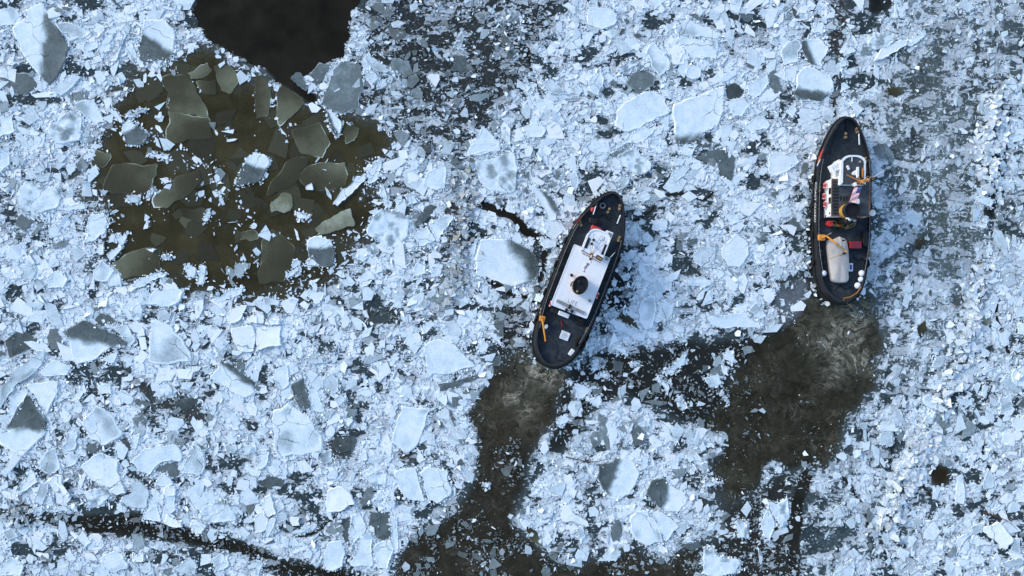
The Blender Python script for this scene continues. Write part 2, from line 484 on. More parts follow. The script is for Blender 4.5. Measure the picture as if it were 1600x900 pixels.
(2, 2): """w 600 215 630 195 820 290 825 330 790 325 640 250
w 790 130 810 70 890 45 900 120 880 240 830 255 790 200
w 910 180 950 70 1010 110 1000 180 970 210
o 650 190 690 150 780 220 800 270 740 240
w 1205 200 1250 180 1420 160 1500 200 1580 235 1560 255 1400 240 1250 230
w 1480 140 1530 90 1590 170 1540 200
w 580 170 650 140 650 175 590 190
w 465 340 490 310 530 330 490 420
w 620 380 660 340 720 400 700 415 650 390
r 945 525 1000 490 1060 420 1090 400 1080 470 1010 530
w 1200 560 1290 540 1310 590 1250 620
w 1310 490 1340 490 1350 550 1320 540
w 1320 440 1350 390 1390 430 1380 470
w 385 620 410 590 500 630 440 690 410 690
w 460 690 550 670 560 720 540 740
w 340 590 360 570 380 590 370 605
w 905 570 930 550 980 620 970 645
w 1020 690 1050 680 1080 730 1070 760
w 500 480 530 460 540 510 510 520
w 275 830 330 790 370 820 300 860
w 745 475 760 460 790 465 785 480
w 550 540 590 530 600 560
g 590 800 540 780 545 880 560 960 600 900
w 760 830 800 790 815 810 790 840
w 720 880 760 840 740 900
w 1300 650 1350 700 1350 725
w 385 730 420 720 425 750 395 755
w 1010 260 1070 240 1075 310 1030 300""",
(3, 2): """p 1030 470 1060 425 1100 430 1080 490 1040 500
w 1140 570 1180 530 1205 560 1180 605 1145 595
g 1215 590 1250 575 1265 620 1230 650
p 1180 695 1280 690 1280 730 1190 735
w 1300 535 1420 485 1400 510 1310 545
w 970 680 1000 660 1055 710 1040 760 970 720
w 960 840 1040 750 1050 800 990 850
w 1520 530 1600 490 1640 560 1600 620 1540 600
w 885 300 920 265 940 310 920 325
o 930 240 980 200 1000 260 950 320
y 1290 180 1370 170 1390 210 1340 235 1300 210
g 1170 600 1200 600 1210 640 1180 650
w 1520 820 1600 790 1650 840 1620 900 1550 890
p 1440 690 1500 670 1530 740 1450 780
w 1350 600 1375 620 1350 690 1335 660
w 690 860 760 840 820 890 700 890
w 1540 130 1600 120 1600 180 1550 180
w 1550 230 1600 220 1640 260 1600 300 1560 290
w 1350 720 1420 780 1400 790 1360 750""",
(0, 3): """w 400 110 430 0 485 0 470 110
w 480 130 510 90 540 120 535 155
w 415 220 425 140 460 115 495 160 480 200
w 240 200 300 120 350 95 380 230 320 260 250 230
w 500 220 630 120 740 185 760 300 690 350 570 290
w 820 190 900 105 1080 75 1130 120 1130 185 1060 178 970 218 940 270 860 230
d 955 235 1000 195 1080 185 1130 230 1110 300 1050 270
w 1145 200 1210 70 1270 130 1280 230 1230 280 1160 260
w 110 390 180 250 215 240 240 310 160 370
w 215 440 265 310 300 310 305 370 260 455
b 300 300 340 265 390 270 360 375 340 360
w 290 440 320 385 340 455 310 465
w 205 505 215 460 270 470 260 515
w 340 500 350 465 440 460 445 485
b 690 370 755 310 790 380 730 395
p 755 430 820 390 810 320 870 320 935 380 920 470 860 470
w 970 330 1020 255 1070 290 1090 328 1030 335
b 1032 340 1095 335 1100 395 1040 395
w 960 400 970 350 1030 400 1020 460 970 440
w 1030 500 1040 400 1100 400 1105 480 1060 510
w 900 520 985 455 1010 560 900 540
b 1025 570 1045 515 1145 590 1080 590
w 1190 570 1210 545 1290 580 1260 635 1220 630
r 1210 530 1260 480 1390 420 1430 440 1480 550 1300 560
w 480 650 520 620 580 690 530 720
w 640 780 720 740 780 770 800 850 720 880 660 850
p 1080 860 1190 780 1230 830 1210 890
w 1320 790 1380 750 1430 770 1430 840 1360 870
g 310 560 360 520 410 505 360 565
g 540 110 560 70 640 80 600 140 550 145
w 810 20 880 10 850 110 830 80
d 740 60 800 45 820 110 780 120
w 0 850 80 780 150 830 130 900 0 900
w 20 620 80 600 120 650 60 680
w 830 770 900 750 900 810 840 815
w 1410 80 1480 80 1470 130 1420 130
w 1450 390 1500 390 1500 450 1460 450
r 530 380 640 350 690 400 620 460 540 450""",
(1, 3): """w 10 230 25 110 85 115 75 180 35 235
w 640 140 690 120 700 170 660 180
w 870 240 1000 225 1010 260 1035 360 1060 430 960 420 920 390
w 1020 255 1070 215 1200 240 1215 400 1150 440 1085 430 1050 350
b 450 360 540 340 620 450 540 490 450 500
b 40 460 60 400 90 390 130 500 80 530
w 120 450 155 420 180 475 140 500
b 0 520 20 500 80 540 50 620 0 610
w 50 660 90 540 130 530 80 660
p 130 530 180 490 200 540 140 570
b 215 540 270 530 275 585 230 585
w 590 720 600 510 640 500 690 600 640 660 600 740
w 600 810 650 655 700 610 730 680 735 830 610 840
w 738 730 770 690 850 680 860 730 820 860 750 830
d 700 580 710 490 830 520 848 670 770 670
w 838 520 885 530 890 740 870 740 850 640
d 525 590 540 540 588 530 582 720 540 660
w 420 760 450 690 540 680 560 760 540 840 440 860
p 80 610 130 580 135 620 90 650
g 1060 590 1160 560 1120 640 1070 650
r 650 250 760 220 830 250 810 330 720 330
w 1420 340 1440 310 1460 330 1450 345
d 500 40 620 30 620 110 540 130 480 100
w 0 790 50 820 20 890 0 890
p 390 150 470 110 480 190 420 200
d 10 310 90 270 180 300 170 340 60 350""",
(2, 3): """m:-.8,-.2,.25 540 210 620 190 700 160 770 190 800 250 770 330 740 390 640 420 560 360 535 280
w 735 540 790 500 850 490 900 560 945 690 860 710 780 670 740 610
w 862 492 930 500 1050 590 958 685 910 560
m:-.8,-.3,.1 830 390 870 310 960 290 1080 380 1085 450 1030 510 890 440
g 480 30 500 0 560 0 560 60 500 100
d 605 570 670 540 690 610 680 690 630 690
w 785 150 850 160 850 210 810 240
p 245 345 290 310 340 320 310 400 260 380
w 180 540 260 490 230 560 190 570
w 400 600 440 580 460 650 430 680
w 1200 300 1320 310 1210 345
r 1380 560 1410 540 1470 570 1475 660 1430 660
r 1200 730 1260 720 1290 780 1400 790 1430 820 1400 880 1300 900 1200 890
w 1560 560 1600 470 1640 560 1610 700 1570 650
g 1310 530 1350 500 1370 520 1320 570
o 90 590 160 630 190 720 120 680
w 1080 670 1110 655 1125 685 1095 695
w 1180 200 1220 190 1225 230 1190 235
w 975 190 1040 170 1040 230 990 230
g 180 870 200 840 240 850 240 900 190 900""",
(3, 3): """b 1335 610 1430 560 1525 660 1490 730 1380 660
w 1265 590 1340 570 1340 610 1310 630 1270 625
w 1260 690 1280 640 1400 700 1330 710
w 1340 540 1360 520 1380 570
w 1170 430 1180 310 1220 320 1220 450
p 1340 320 1370 240 1430 280 1400 350 1360 360
p 700 10 770 0 780 80 700 80
p 930 30 1010 0 1010 70 960 110
p 400 500 460 440 490 510 430 540
w 1450 820 1560 780 1600 800 1500 860
w 1540 660 1570 660 1570 760 1510 740
r 0 440 60 450 120 410 130 520 80 600 60 560
w 1400 480 1450 450 1480 470 1410 500
w 1170 690 1220 640 1260 640 1190 720
p 440 870 530 790 530 900 400 900""",
}
FLOES = []                                           # (kind, wet, corners in photo pixels)
for (tx, ty), text in TILES.items():
    for line in text.splitlines():
        f = line.split()
        k, wet = f[0], None
        if ':' in k:
            k, w_ = k.split(':')
            wet = tuple(float(v) for v in w_.split(','))
        v = [float(t) for t in f[1:]]
        FLOES.append((k, wet, [(tx * 400 + v[i] / 4, ty * 225 + v[i + 1] / 4) for i in range(0, len(v), 2)]))

# ------------------------------------------------------------------ materials
def new_mat(name):
    m = bpy.data.materials.new(name)
    m.use_nodes = True
    nt = m.node_tree
    return m, nt, nt.nodes["Principled BSDF"]


def N(nt, kind, **kw):
    n = nt.nodes.new(kind)
    for k, v in kw.items():
        setattr(n, k, v)
    return n


def noise(nt, vec, scale, detail=3, rough=0.6, dist=0.0):
    n = N(nt, "ShaderNodeTexNoise")
    n.inputs["Scale"].default_value = scale
    n.inputs["Detail"].default_value = detail
    n.inputs["Roughness"].default_value = rough
    n.inputs["Distortion"].default_value = dist
    nt.links.new(vec, n.inputs["Vector"])
    return n.outputs["Fac"]


def math_n(nt, op, a, b=None, clamp=False):
    n = N(nt, "ShaderNodeMath", operation=op, use_clamp=clamp)
    for i, v in enumerate((a, b)):
        if v is None:
            continue
        if isinstance(v, (int, float)):
            n.inputs[i].default_value = v
        else:
            nt.links.new(v, n.inputs[i])
    return n.outputs[0]


def ramp(nt, fac, stops):
    n = N(nt, "ShaderNodeValToRGB")
    r = n.color_ramp
    while len(r.elements) < len(stops):
        r.elements.new(0.5)
    for e, (p, c) in zip(r.elements, stops):
        e.position = p
        e.color = (*c, 1)
    nt.links.new(fac, n.inputs[0])
    return n.outputs[0]


def mix(nt, fac, a, b):
    n = N(nt, "ShaderNodeMix", data_type='RGBA')
    for sock, v in ((0, fac), (6, a), (7, b)):
        if isinstance(v, (int, float)):
            n.inputs[sock].default_value = v
        elif isinstance(v, tuple):
            n.inputs[sock].default_value = (*v, 1)
        else:
            nt.links.new(v, n.inputs[sock])
    return n.outputs[2]


def attr(nt, name):
    a = N(nt, "ShaderNodeAttribute")
    a.attribute_name = name
    return a


def bump(nt, bsdf, height, strength, dist):
    b = N(nt, "ShaderNodeBump")
    b.inputs["Strength"].default_value = strength
    b.inputs["Distance"].default_value = dist
    nt.links.new(height, b.inputs["Height"])
    nt.links.new(b.outputs[0], bsdf.inputs["Normal"])


def ice_material(name, stops, grain, rough, bump_s, cracks=False):
    m, nt, b = new_mat(name)
    pos = N(nt, "ShaderNodeNewGeometry").outputs["Position"]
    fine = noise(nt, pos, 5.5, 4, 0.7)
    mid = noise(nt, pos, 1.1, 3, 0.6)
    t = attr(nt, "tone").outputs["Fac"]
    t = math_n(nt, 'ADD', t, math_n(nt, 'MULTIPLY', math_n(nt, 'SUBTRACT', fine, 0.5), grain))
    t = math_n(nt, 'ADD', t, math_n(nt, 'MULTIPLY', math_n(nt, 'SUBTRACT', mid, 0.5), grain * 0.8), True)
    if cracks:
        wob = N(nt, "ShaderNodeTexNoise")
        wob.inputs["Scale"].default_value = 0.5
        wob.inputs["Detail"].default_value = 4
        nt.links.new(pos, wob.inputs["Vector"])
        wp = N(nt, "ShaderNodeVectorMath", operation='MULTIPLY_ADD')
        nt.links.new(wob.outputs["Color"], wp.inputs[0])
        wp.inputs[1].default_value = (2.2, 2.2, 0)
        nt.links.new(pos, wp.inputs[2])
        vo = N(nt, "ShaderNodeTexVoronoi", voronoi_dimensions='2D', feature='DISTANCE_TO_EDGE')
        vo.inputs["Scale"].default_value = 0.30
        nt.links.new(wp.outputs[0], vo.inputs["Vector"])
        few = N(nt, "ShaderNodeMapRange")
        few.inputs["From Min"].default_value = 0.50
        few.inputs["From Max"].default_value = 0.56
        nt.links.new(noise(nt, pos, 0.16, 2), few.inputs["Value"])
        line = math_n(nt, 'LESS_THAN', vo.outputs["Distance"], 0.011)
        t = math_n(nt, 'SUBTRACT', t, math_n(nt, 'MULTIPLY', math_n(nt, 'MULTIPLY', line, few.outputs[0]), 0.42), True)
        sp = N(nt, "ShaderNodeMapRange")
        sp.inputs["From Min"].default_value = 0.66
        sp.inputs["From Max"].default_value = 0.76
        nt.links.new(noise(nt, pos, 2.6, 4, 0.7), sp.inputs["Value"])
        t = math_n(nt, 'SUBTRACT', t, math_n(nt, 'MULTIPLY', sp.outputs[0], 0.22), True)
    c = ramp(nt, t, stops)
    c = mix(nt, attr(nt, "dirt").outputs["Fac"], c, (0.33, 0.27, 0.20))
    nt.links.new(c, b.inputs["Base Color"])
    b.inputs["Roughness"].default_value = rough
    b.inputs["Specular IOR Level"].default_value = 0.25
    bump(nt, b, fine, bump_s, 0.06)
    return m


M_ICE = ice_material("snow_and_ice", [(0.0, (0.045, 0.058, 0.054)), (0.3, (0.15, 0.185, 0.18)), (0.6, (0.39, 0.47, 0.485)), (0.85, (0.69, 0.79, 0.815)), (1.0, (0.89, 0.91, 0.90))], 0.42, 0.55, 0.2, True)
M_THIN = ice_material("thin_olive_ice", [(0.0, (0.030, 0.026, 0.011)), (0.3, (0.060, 0.056, 0.028)), (0.6, (0.16, 0.165, 0.10)), (0.85, (0.50, 0.53, 0.40)), (1.0, (0.85, 0.87, 0.85))], 0.22, 0.35, 0.12)


def water_material():
    m, nt, b = new_mat("river_water")
    pos = N(nt, "ShaderNodeNewGeometry").outputs["Position"]
    base_c = attr(nt, "zone_color").outputs["Color"]
    foam_a = attr(nt, "foam").outputs["Fac"]
    slush_a = attr(nt, "slush").outputs["Fac"]
    # crushed ice: angular fragments frozen together, dark wet gaps between them
    pack_a = attr(nt, "pack").outputs["Fac"]
    crumbs = noise(nt, pos, 3.2, 5, 0.72)
    wob = N(nt, "ShaderNodeTexNoise")
    wob.inputs["Scale"].default_value = 1.6
    wob.inputs["Detail"].default_value = 3
    nt.links.new(pos, wob.inputs["Vector"])
    wp = N(nt, "ShaderNodeVectorMath", operation='MULTIPLY_ADD')
    nt.links.new(wob.outputs["Color"], wp.inputs[0])
    wp.inputs[1].default_value = (0.55, 0.55, 0)
    nt.links.new(pos, wp.inputs[2])
    cover = tone_v = None
    for sc, ang, st, gap_w, wgt in ((0.72, 0.5, 1.5, 0.035, 0.92), (2.1, -0.7, 1.7, 0.055, 0.86), (4.6, 0.2, 1.3, 0.08, 0.72)):
        mp = N(nt, "ShaderNodeMapping")
        mp.inputs["Rotation"].default_value = (0, 0, ang)
        mp.inputs["Scale"].default_value = (1 / st, st, 1)
        nt.links.new(wp.outputs[0], mp.inputs["Vector"])
        vo = N(nt, "ShaderNodeTexVoronoi", voronoi_dimensions='2D', feature='DISTANCE_TO_EDGE')
        vc = N(nt, "ShaderNodeTexVoronoi", voronoi_dimensions='2D', feature='F1')
        for v_ in (vo, vc):
            v_.inputs["Scale"].default_value = sc
            nt.links.new(mp.outputs[0], v_.inputs["Vector"])
        sepc = N(nt, "ShaderNodeSeparateColor")
        nt.links.new(vc.outputs["Color"], sepc.inputs[0])
        edge = math_n(nt, 'ADD', vo.outputs["Distance"], math_n(nt, 'MULTIPLY', math_n(nt, 'SUBTRACT', crumbs, 0.5), 0.16))
        mr = N(nt, "ShaderNodeMapRange")
        mr.inputs["From Min"].default_value = gap_w * 0.4
        mr.inputs["From Max"].default_value = gap_w * 1.3
        nt.links.new(edge, mr.inputs["Value"])
        on = math_n(nt, 'LESS_THAN', sepc.outputs[0], math_n(nt, 'MULTIPLY', pack_a, wgt))
        f = math_n(nt, 'MULTIPLY', mr.outputs[0], on)
        tv = math_n(nt, 'ADD', math_n(nt, 'MULTIPLY', sepc.outputs[1], 0.32), 0.68)
        if cover is None:
            cover, tone_v = f, tv
        else:
            tone_v = math_n(nt, 'ADD', math_n(nt, 'MULTIPLY', tone_v, cover), math_n(nt, 'MULTIPLY', tv, math_n(nt, 'SUBTRACT', 1.0, cover)))
            cover = math_n(nt, 'MAXIMUM', cover, f)
    grit = math_n(nt, 'ADD', math_n(nt, 'MULTIPLY', noise(nt, pos, 6.5, 4, 0.75), 0.8), 0.66)
    pit = N(nt, "ShaderNodeMapRange")
    pit.inputs["From Min"].default_value = 0.36
    pit.inputs["From Max"].default_value = 0.44
    nt.links.new(noise(nt, wp.outputs[0], 3.4, 5, 0.72, 0.4), pit.inputs["Value"])
    cover = math_n(nt, 'MULTIPLY', cover, math_n(nt, 'ADD', math_n(nt, 'MULTIPLY', pit.outputs[0], 0.8), 0.2))
    tone_v = math_n(nt, 'MULTIPLY', tone_v, grit)
    tone_v = math_n(nt, 'MULTIPLY', tone_v, math_n(nt, 'ADD', math_n(nt, 'MULTIPLY', pack_a, 0.5), 0.5))
    icec = N(nt, "ShaderNodeVectorMath", operation='SCALE')
    icec.inputs[0].default_value = (0.84, 0.905, 0.91)
    nt.links.new(tone_v, icec.inputs["Scale"])
    sp = N(nt, "ShaderNodeMapRange")
    sp.inputs["From Min"].default_value = 0.50
    sp.inputs["From Max"].default_value = 0.70
    nt.links.new(crumbs, sp.inputs["Value"])
    sl = math_n(nt, 'MULTIPLY', sp.outputs[0], slush_a, True)
    c0 = mix(nt, math_n(nt, 'MULTIPLY', sl, 0.7), base_c, (0.36, 0.42, 0.44))
    c = mix(nt, cover, c0, icec.outputs[0])
    # uneven silt
    silt = noise(nt, pos, 0.35, 4, 0.6, 0.8)
    dark = N(nt, "ShaderNodeMapRange")
    dark.inputs["From Min"].default_value = 0.3
    dark.inputs["From Max"].default_value = 0.7
    dark.inputs["To Min"].default_value = 0.8
    dark.inputs["To Max"].default_value = 1.2
    nt.links.new(silt, dark.inputs["Value"])
    mul = N(nt, "ShaderNodeVectorMath", operation='SCALE')
    nt.links.new(c, mul.inputs[0])
    nt.links.new(dark.outputs[0], mul.inputs["Scale"])
    c = mul.outputs[0]
    # foam: thin torn strings, denser near the propellers
    warp = N(nt, "ShaderNodeTexNoise")
    warp.inputs["Scale"].default_value = 0.24
    warp.inputs["Detail"].default_value = 2.5
    nt.links.new(pos, warp.inputs["Vector"])
    wv = N(nt, "ShaderNodeVectorMath", operation='MULTIPLY_ADD')
    nt.links.new(warp.outputs["Color"], wv.inputs[0])
    wv.inputs[1].default_value = (8.0, 8.0, 0)
    nt.links.new(pos, wv.inputs[2])
    strings = None
    for sc, wgt in ((0.30, 0.42), (0.75, 0.36), (1.9, 0.30)):
        n1 = noise(nt, wv.outputs[0], sc, 3, 0.6, 0.6)
        r = math_n(nt, 'SUBTRACT', 1.0, math_n(nt, 'MULTIPLY', math_n(nt, 'ABSOLUTE', math_n(nt, 'SUBTRACT', n1, 0.5)), 26.0), True)
        r = math_n(nt, 'MULTIPLY', r, wgt)
        strings = r if strings is None else math_n(nt, 'ADD', strings, r)
    patch = N(nt, "ShaderNodeMapRange")
    patch.inputs["From Min"].default_value = 0.42
    patch.inputs["From Max"].default_value = 0.70
    nt.links.new(noise(nt, pos, 0.28, 3, 0.6), patch.inputs["Value"])
    fz = N(nt, "ShaderNodeMapRange")
    fz.inputs["From Min"].default_value = 0.40
    fz.inputs["From Max"].default_value = 0.68
    nt.links.new(noise(nt, pos, 2.0, 8, 0.85), fz.inputs["Value"])
    froth = math_n(nt, 'ADD', fz.outputs[0], 0.10)
    fm = math_n(nt, 'MULTIPLY', math_n(nt, 'MULTIPLY', strings, froth), patch.outputs[0])
    fm = math_n(nt, 'MULTIPLY', fm, math_n(nt, 'MULTIPLY', math_n(nt, 'MULTIPLY', foam_a, foam_a), 5.5), True)
    haze_m = N(nt, "ShaderNodeMapRange")
    haze_m.inputs["From Min"].default_value = 0.42
    haze_m.inputs["From Max"].default_value = 0.72
    nt.links.new(noise(nt, pos, 0.8, 8, 0.82, 0.8), haze_m.inputs["Value"])
    c = mix(nt, math_n(nt, 'MULTIPLY', math_n(nt, 'MULTIPLY', haze_m.outputs[0], foam_a), 0.85, True), c, (0.17, 0.16, 0.112))
    c = mix(nt, fm, c, (0.50, 0.46, 0.34))
    nt.links.new(c, b.inputs["Base Color"])
    rg = math_n(nt, 'ADD', math_n(nt, 'MULTIPLY', slush_a, 0.5), 0.12)
    rg = math_n(nt, 'ADD', rg, math_n(nt, 'MULTIPLY', fm, 0.5), True)
    nt.links.new(rg, b.inputs["Roughness"])
    b.inputs["IOR"].default_value = 1.33
    b.inputs["Specular IOR Level"].default_value = 0.12
    hgt = math_n(nt, 'ADD', math_n(nt, 'ADD', math_n(nt, 'MULTIPLY', crumbs, slush_a), math_n(nt, 'MULTIPLY', cover, 0.6)), math_n(nt, 'MULTIPLY', noise(nt, wv.outputs[0], 0.9, 4), math_n(nt, 'MULTIPLY', foam_a, 1.6)))
    bump(nt, b, hgt, 0.5, 0.12)
    return m


def build_mesh(name, verts, loops, totals, mat, attrs=None, smooth=False):
    me = bpy.data.meshes.new(name)
    me.vertices.add(len(verts))
    me.vertices.foreach_set("co", np.ascontiguousarray(verts, np.float32).ravel())
    me.loops.add(len(loops))
    me.loops.foreach_set("vertex_index", np.ascontiguousarray(loops, np.int32))
    totals = np.asarray(totals, np.int32)
    starts = np.concatenate([[0], np.cumsum(totals)[:-1]]).astype(np.int32)
    me.polygons.add(len(totals))
    me.polygons.foreach_set("loop_start", starts)
    me.polygons.foreach_set("loop_total", totals)
    for k, a in (attrs or {}).items():
        a = np.asarray(a, np.float32)
        if a.ndim == 2:
            at = me.attributes.new(k, 'FLOAT_COLOR', 'POINT')
            at.data.foreach_set("color", np.concatenate([a, np.ones((len(a), 1), np.float32)], 1).ravel())
        else:
            at = me.attributes.new(k, 'FLOAT', 'POINT')
            at.data.foreach_set("value", a)
    me.update(calc_edges=True)
    me.polygons.foreach_set("use_smooth", np.full(len(totals), bool(smooth)))
    me.materials.append(mat)
    o = bpy.data.objects.new(name, me)
    COL.objects.link(o)
    return o


# ------------------------------------------------------------------ the river: one sheet to the horizon
def build_water():
    xa, ya = (gx - 800) / S, (450 - gy) / S
    xs = np.concatenate([[-2000, xa[0] - 1.5], xa, [xa[-1] + 1.5, 2000]])
    ys = np.concatenate([[2000, ya[0] + 1.5], ya, [ya[-1] - 1.5, -2000]])
    X, Y = np.meshgrid(xs, ys)

    def pad(f, away=0.0):                                # beyond the modelled reach the river is plain packed ice
        out = np.empty((f.shape[0] + 4, f.shape[1] + 4) + f.shape[2:])
        out[:] = away
        out[2:-2, 2:-2] = f
        return out
    slush = np.clip((base[..., 0] - 0.02) / 0.05, 0, 1) * np.clip(dens * 1.1, 0, 1)
    lump = fbm(GX / 9, GY / 9, 51, 4) - 0.5
    Z = pad(0.07 * lump * slush + 0.16 * (fbm(GX / 22, GY / 22, 61, 4) - 0.5) * foam)
    inner = Z.copy()
    h, w = X.shape
    idx = np.arange(h * w).reshape(h, w)
    q = np.stack([idx[1:, :-1], idx[1:, 1:], idx[:-1, 1:], idx[:-1, :-1]], -1).reshape(-1, 4)
    o = build_mesh("water", np.stack([X, Y, inner], -1).reshape(-1, 3), q.ravel(), np.full(len(q), 4), water_material(),
                   {"zone_color": pad(base, SLUSH).reshape(-1, 3), "foam": pad(foam).ravel(), "slush": pad(slush, 0.9).ravel(), "pack": pad(pack_fine, 0.8).ravel()}, True)
    o["kind"] = "structure"


build_water()

# ------------------------------------------------------------------ hull outlines keep the ice out
HULL_ST = [(-9.95, .0), (-9.85, .75), (-9.4, 1.45), (-8.6, 2.1), (-7.4, 2.55), (-5.5, 2.82), (-3, 2.94), (0, 2.97), (2.5, 2.95), (4.6, 2.82), (6.0, 2.55), (7.2, 2.15), (8.3, 1.66), (9.1, 1.2), (9.55, .8), (9.8, .48), (9.92, .0)]
BOATS = {"a": (P(908.0, 437.0, 2.0), math.radians(-21.3)), "b": (P(1318.5, 329.0, 2.0), math.radians(-0.9))}


def hull_px(key, grow):
    (cx, cy, _), rot = BOATS[key]
    pts = [(b * 0.96 + grow, y) for y, b in HULL_ST]
    pts = pts + [(-x, y) for x, y in reversed(pts)]
    c, s = math.cos(rot), math.sin(rot)
    return [(800 + S * (cx + c * x - s * y), 450 - S * (cy + s * x + c * y)) for x, y in pts]


block = in_poly(GX, GY, hull_px("a", 0.05)) | in_poly(GX, GY, hull_px("b", 0.05))
floe_mask = np.zeros(GX.shape)


def area_of(poly):
    return 0.5 * abs(sum(poly[i - 1][0] * poly[i][1] - poly[i][0] * poly[i - 1][1] for i in range(len(poly))))


FLOES.sort(key=lambda f: -area_of(f[2]))
for k, wet, poly in FLOES:
    x0, x1 = min(p[0] for p in poly), max(p[0] for p in poly)
    y0, y1 = min(p[1] for p in poly), max(p[1] for p in poly)
    a, b = max(0, int((y0 - PY0) / STEP)), int((y1 - PY0) / STEP) + 2
    c, d = max(0, int((x0 - PX0) / STEP)), int((x1 - PX0) / STEP) + 2
    sub = in_poly(GX[a:b, c:d], GY[a:b, c:d], poly)
    val = {'o': 0.955, 'q': 0.96, 'y': 0.97, 'd': 0.93, 'g': 0.95, 'r': 0.90, 'p': 0.965}.get(k, 0.985)
    floe_mask[a:b, c:d] = np.where(sub, np.maximum(floe_mask[a:b, c:d], val), floe_mask[a:b, c:d])

# ------------------------------------------------------------------ floes
for i_, (k, wet, poly) in enumerate(FLOES):             # thin plates inside the pool are greenish, not grey
    cx_, cy_ = np.mean([p[0] for p in poly]), np.mean([p[1] for p in poly])
    if k in 'gd' and cx_ < 620 and cy_ < 480 and look(dens, np.array([cx_]), np.array([cy_]))[0] < 0.5:
        FLOES[i_] = ('q', wet, poly)
TONE = {'q': 0.42, 'w': 0.875, 'b': 0.98, 'p': 0.75, 'r': 0.85, 'g': 0.33, 'd': 0.16, 'o': 0.27, 'y': 0.62, 'm': 0.875}


def floe_mesh(kind, wet, poly, n_id):
    r = np.random.default_rng(1000 + n_id)
    pts = np.array([P(x, y)[:2] for x, y in poly])
    if np.sum(pts[:, 0] * np.roll(pts[:, 1], -1) - np.roll(pts[:, 0], -1) * pts[:, 1]) < 0:
        pts = pts[::-1]
    size_ = math.sqrt(area_of(poly)) / S
    step = np.clip(size_ * 0.10, 0.14, 0.32)
    out = []
    for i in range(len(pts)):
        a, b = pts[i], pts[(i + 1) % len(pts)]
        L = np.hypot(*(b - a))
        k = max(1, int(round(L / step)))
        nrm = np.array([b[1] - a[1], a[0] - b[0]]) / max(L, 1e-6)
        ph = r.uniform(0, 100)
        for j in range(k):
            t = j / k
            w = (vnoise(np.array([ph + t * L * 0.8]), np.array([n_id * 3.7]), 5)[0] - 0.5) * 0.55 * min(1, size_ / 2.0)
            w += r.normal(0, 0.05)
            edge = math.sin(math.pi * t) ** 0.5 if k > 1 else 0
            out.append(a + (b - a) * t + nrm * (w * edge + r.normal(0, 0.02)))
    ring = np.array(out)
    n = len(ring)
    cen = ring.mean(0)
    # corners lose their points
    ring = 0.72 * ring + 0.14 * (np.roll(ring, 1, 0) + np.roll(ring, -1, 0))
    fr = [1.03, 1.0, 0.975, 0.93, 0.85, 0.74, 0.6, 0.44, 0.27, 0.12] if size_ > 1.3 else [1.03, 1.0, 0.95, 0.82, 0.6, 0.3]
    thin = kind in 'odyq' or kind == 'g'
    top = (0.045 if kind in 'odq' else 0.08 if kind == 'g' else 0.10 if kind == 'y' else 0.12 + 0.04 * r.random()) + 0.0004 * (n_id % 40)
    up = {'b': 0.10}.get(kind, 0)
    tilt = r.normal(0, 0.006, 2) if not thin else np.zeros(2)
    if kind == 'b':
        tilt = r.normal(0, 0.05, 2)
    R = max(size_ * 0.6, 0.3)
    V, T, D = [], [], []
    for q, f in enumerate(fr):
        p = cen + (ring - cen) * f
        rel = (ring - cen) * f
        if q == 0:
            z = np.full(n, -0.12)
        else:
            z = top + up + rel @ tilt
            z = z + 0.05 * (fbm(p[:, 0] * 0.9, p[:, 1] * 0.9, 77, 3) - 0.5) * (0.3 if thin else 1)
            if not thin:
                rim = math.exp(-((f - 0.965) / 0.035) ** 2) + 0.35 * math.exp(-((f - 0.9) / 0.07) ** 2)
                z = z + rim * 0.07 * vnoise(p[:, 0] * 2.2, p[:, 1] * 2.2, 78)
            if kind == 'r':
                z = z + 0.22 * (fbm(p[:, 0] * 2.0, p[:, 1] * 2.0, 79, 3) - 0.45)
        t = np.full(n, TONE[kind] + (0.11 * math.sin(n_id * 2.4) - 0.02 if kind in 'od' else 0))
        if kind in 'oq':
            t = t + 0.17 * (rel[:, 0] * math.cos(n_id * 1.7) + rel[:, 1] * math.sin(n_id * 1.7)) / R
        grad = fbm(p[:, 0] * 0.35 + n_id, p[:, 1] * 0.35, 80, 3) - 0.5
        t = t + grad * (0.18 if not thin else 0.34)
        if kind in 'wp':
            wetp = sstep(0.58, 0.75, fbm(p[:, 0] * 0.30 + 3.1 * n_id, p[:, 1] * 0.30, 81, 3))
            t = t - 0.25 * wetp * (f < 0.93)
        if kind == 'r':
            t = t - 0.45 * sstep(0.52, 0.7, fbm(p[:, 0] * 1.3, p[:, 1] * 1.3, 82, 3)) * 0.8
        if wet:
            dx, dy, off = wet
            L = math.hypot(dx, dy)
            s_ = (rel[:, 0] * dx - rel[:, 1] * dy) / L / R
            wv = sstep(off - 0.16, off + 0.16, s_ + 0.6 * grad + 0.25 * (fbm(p[:, 0] * 1.6, p[:, 1] * 1.6, 84, 3) - 0.5))
            t = t * (1 - wv) + (0.14 + 0.3 * grad) * wv
        if kind in 'gdoq' or wet:                            # pale worn rim
            rimw = math.exp(-((f - 0.985) / 0.022) ** 2) * sstep(0.45, 0.7, fbm(p[:, 0] * 0.8 + n_id, p[:, 1] * 0.8, 83, 3))
            t = t + rimw * (0.55 if kind != 'o' else 0.5) * (q > 0)
        V.append(np.stack([p[:, 0], p[:, 1], z], 1))
        T.append(t)
        D.append(np.zeros(n))
    V.append(np.array([[cen[0], cen[1], V[-1][:, 2].mean()]]))
    T.append(np.array([T[-1].mean()]))
    D.append(np.zeros(1))
    loops, tot = [], []
    ii = np.arange(n)
    jj = (ii + 1) % n
    for q in range(len(fr) - 1):
        loops.append(np.stack([q * n + ii, q * n + jj, (q + 1) * n + jj, (q + 1) * n + ii], 1).ravel())
        tot.append(np.full(n, 4))
    last = (len(fr) - 1) * n
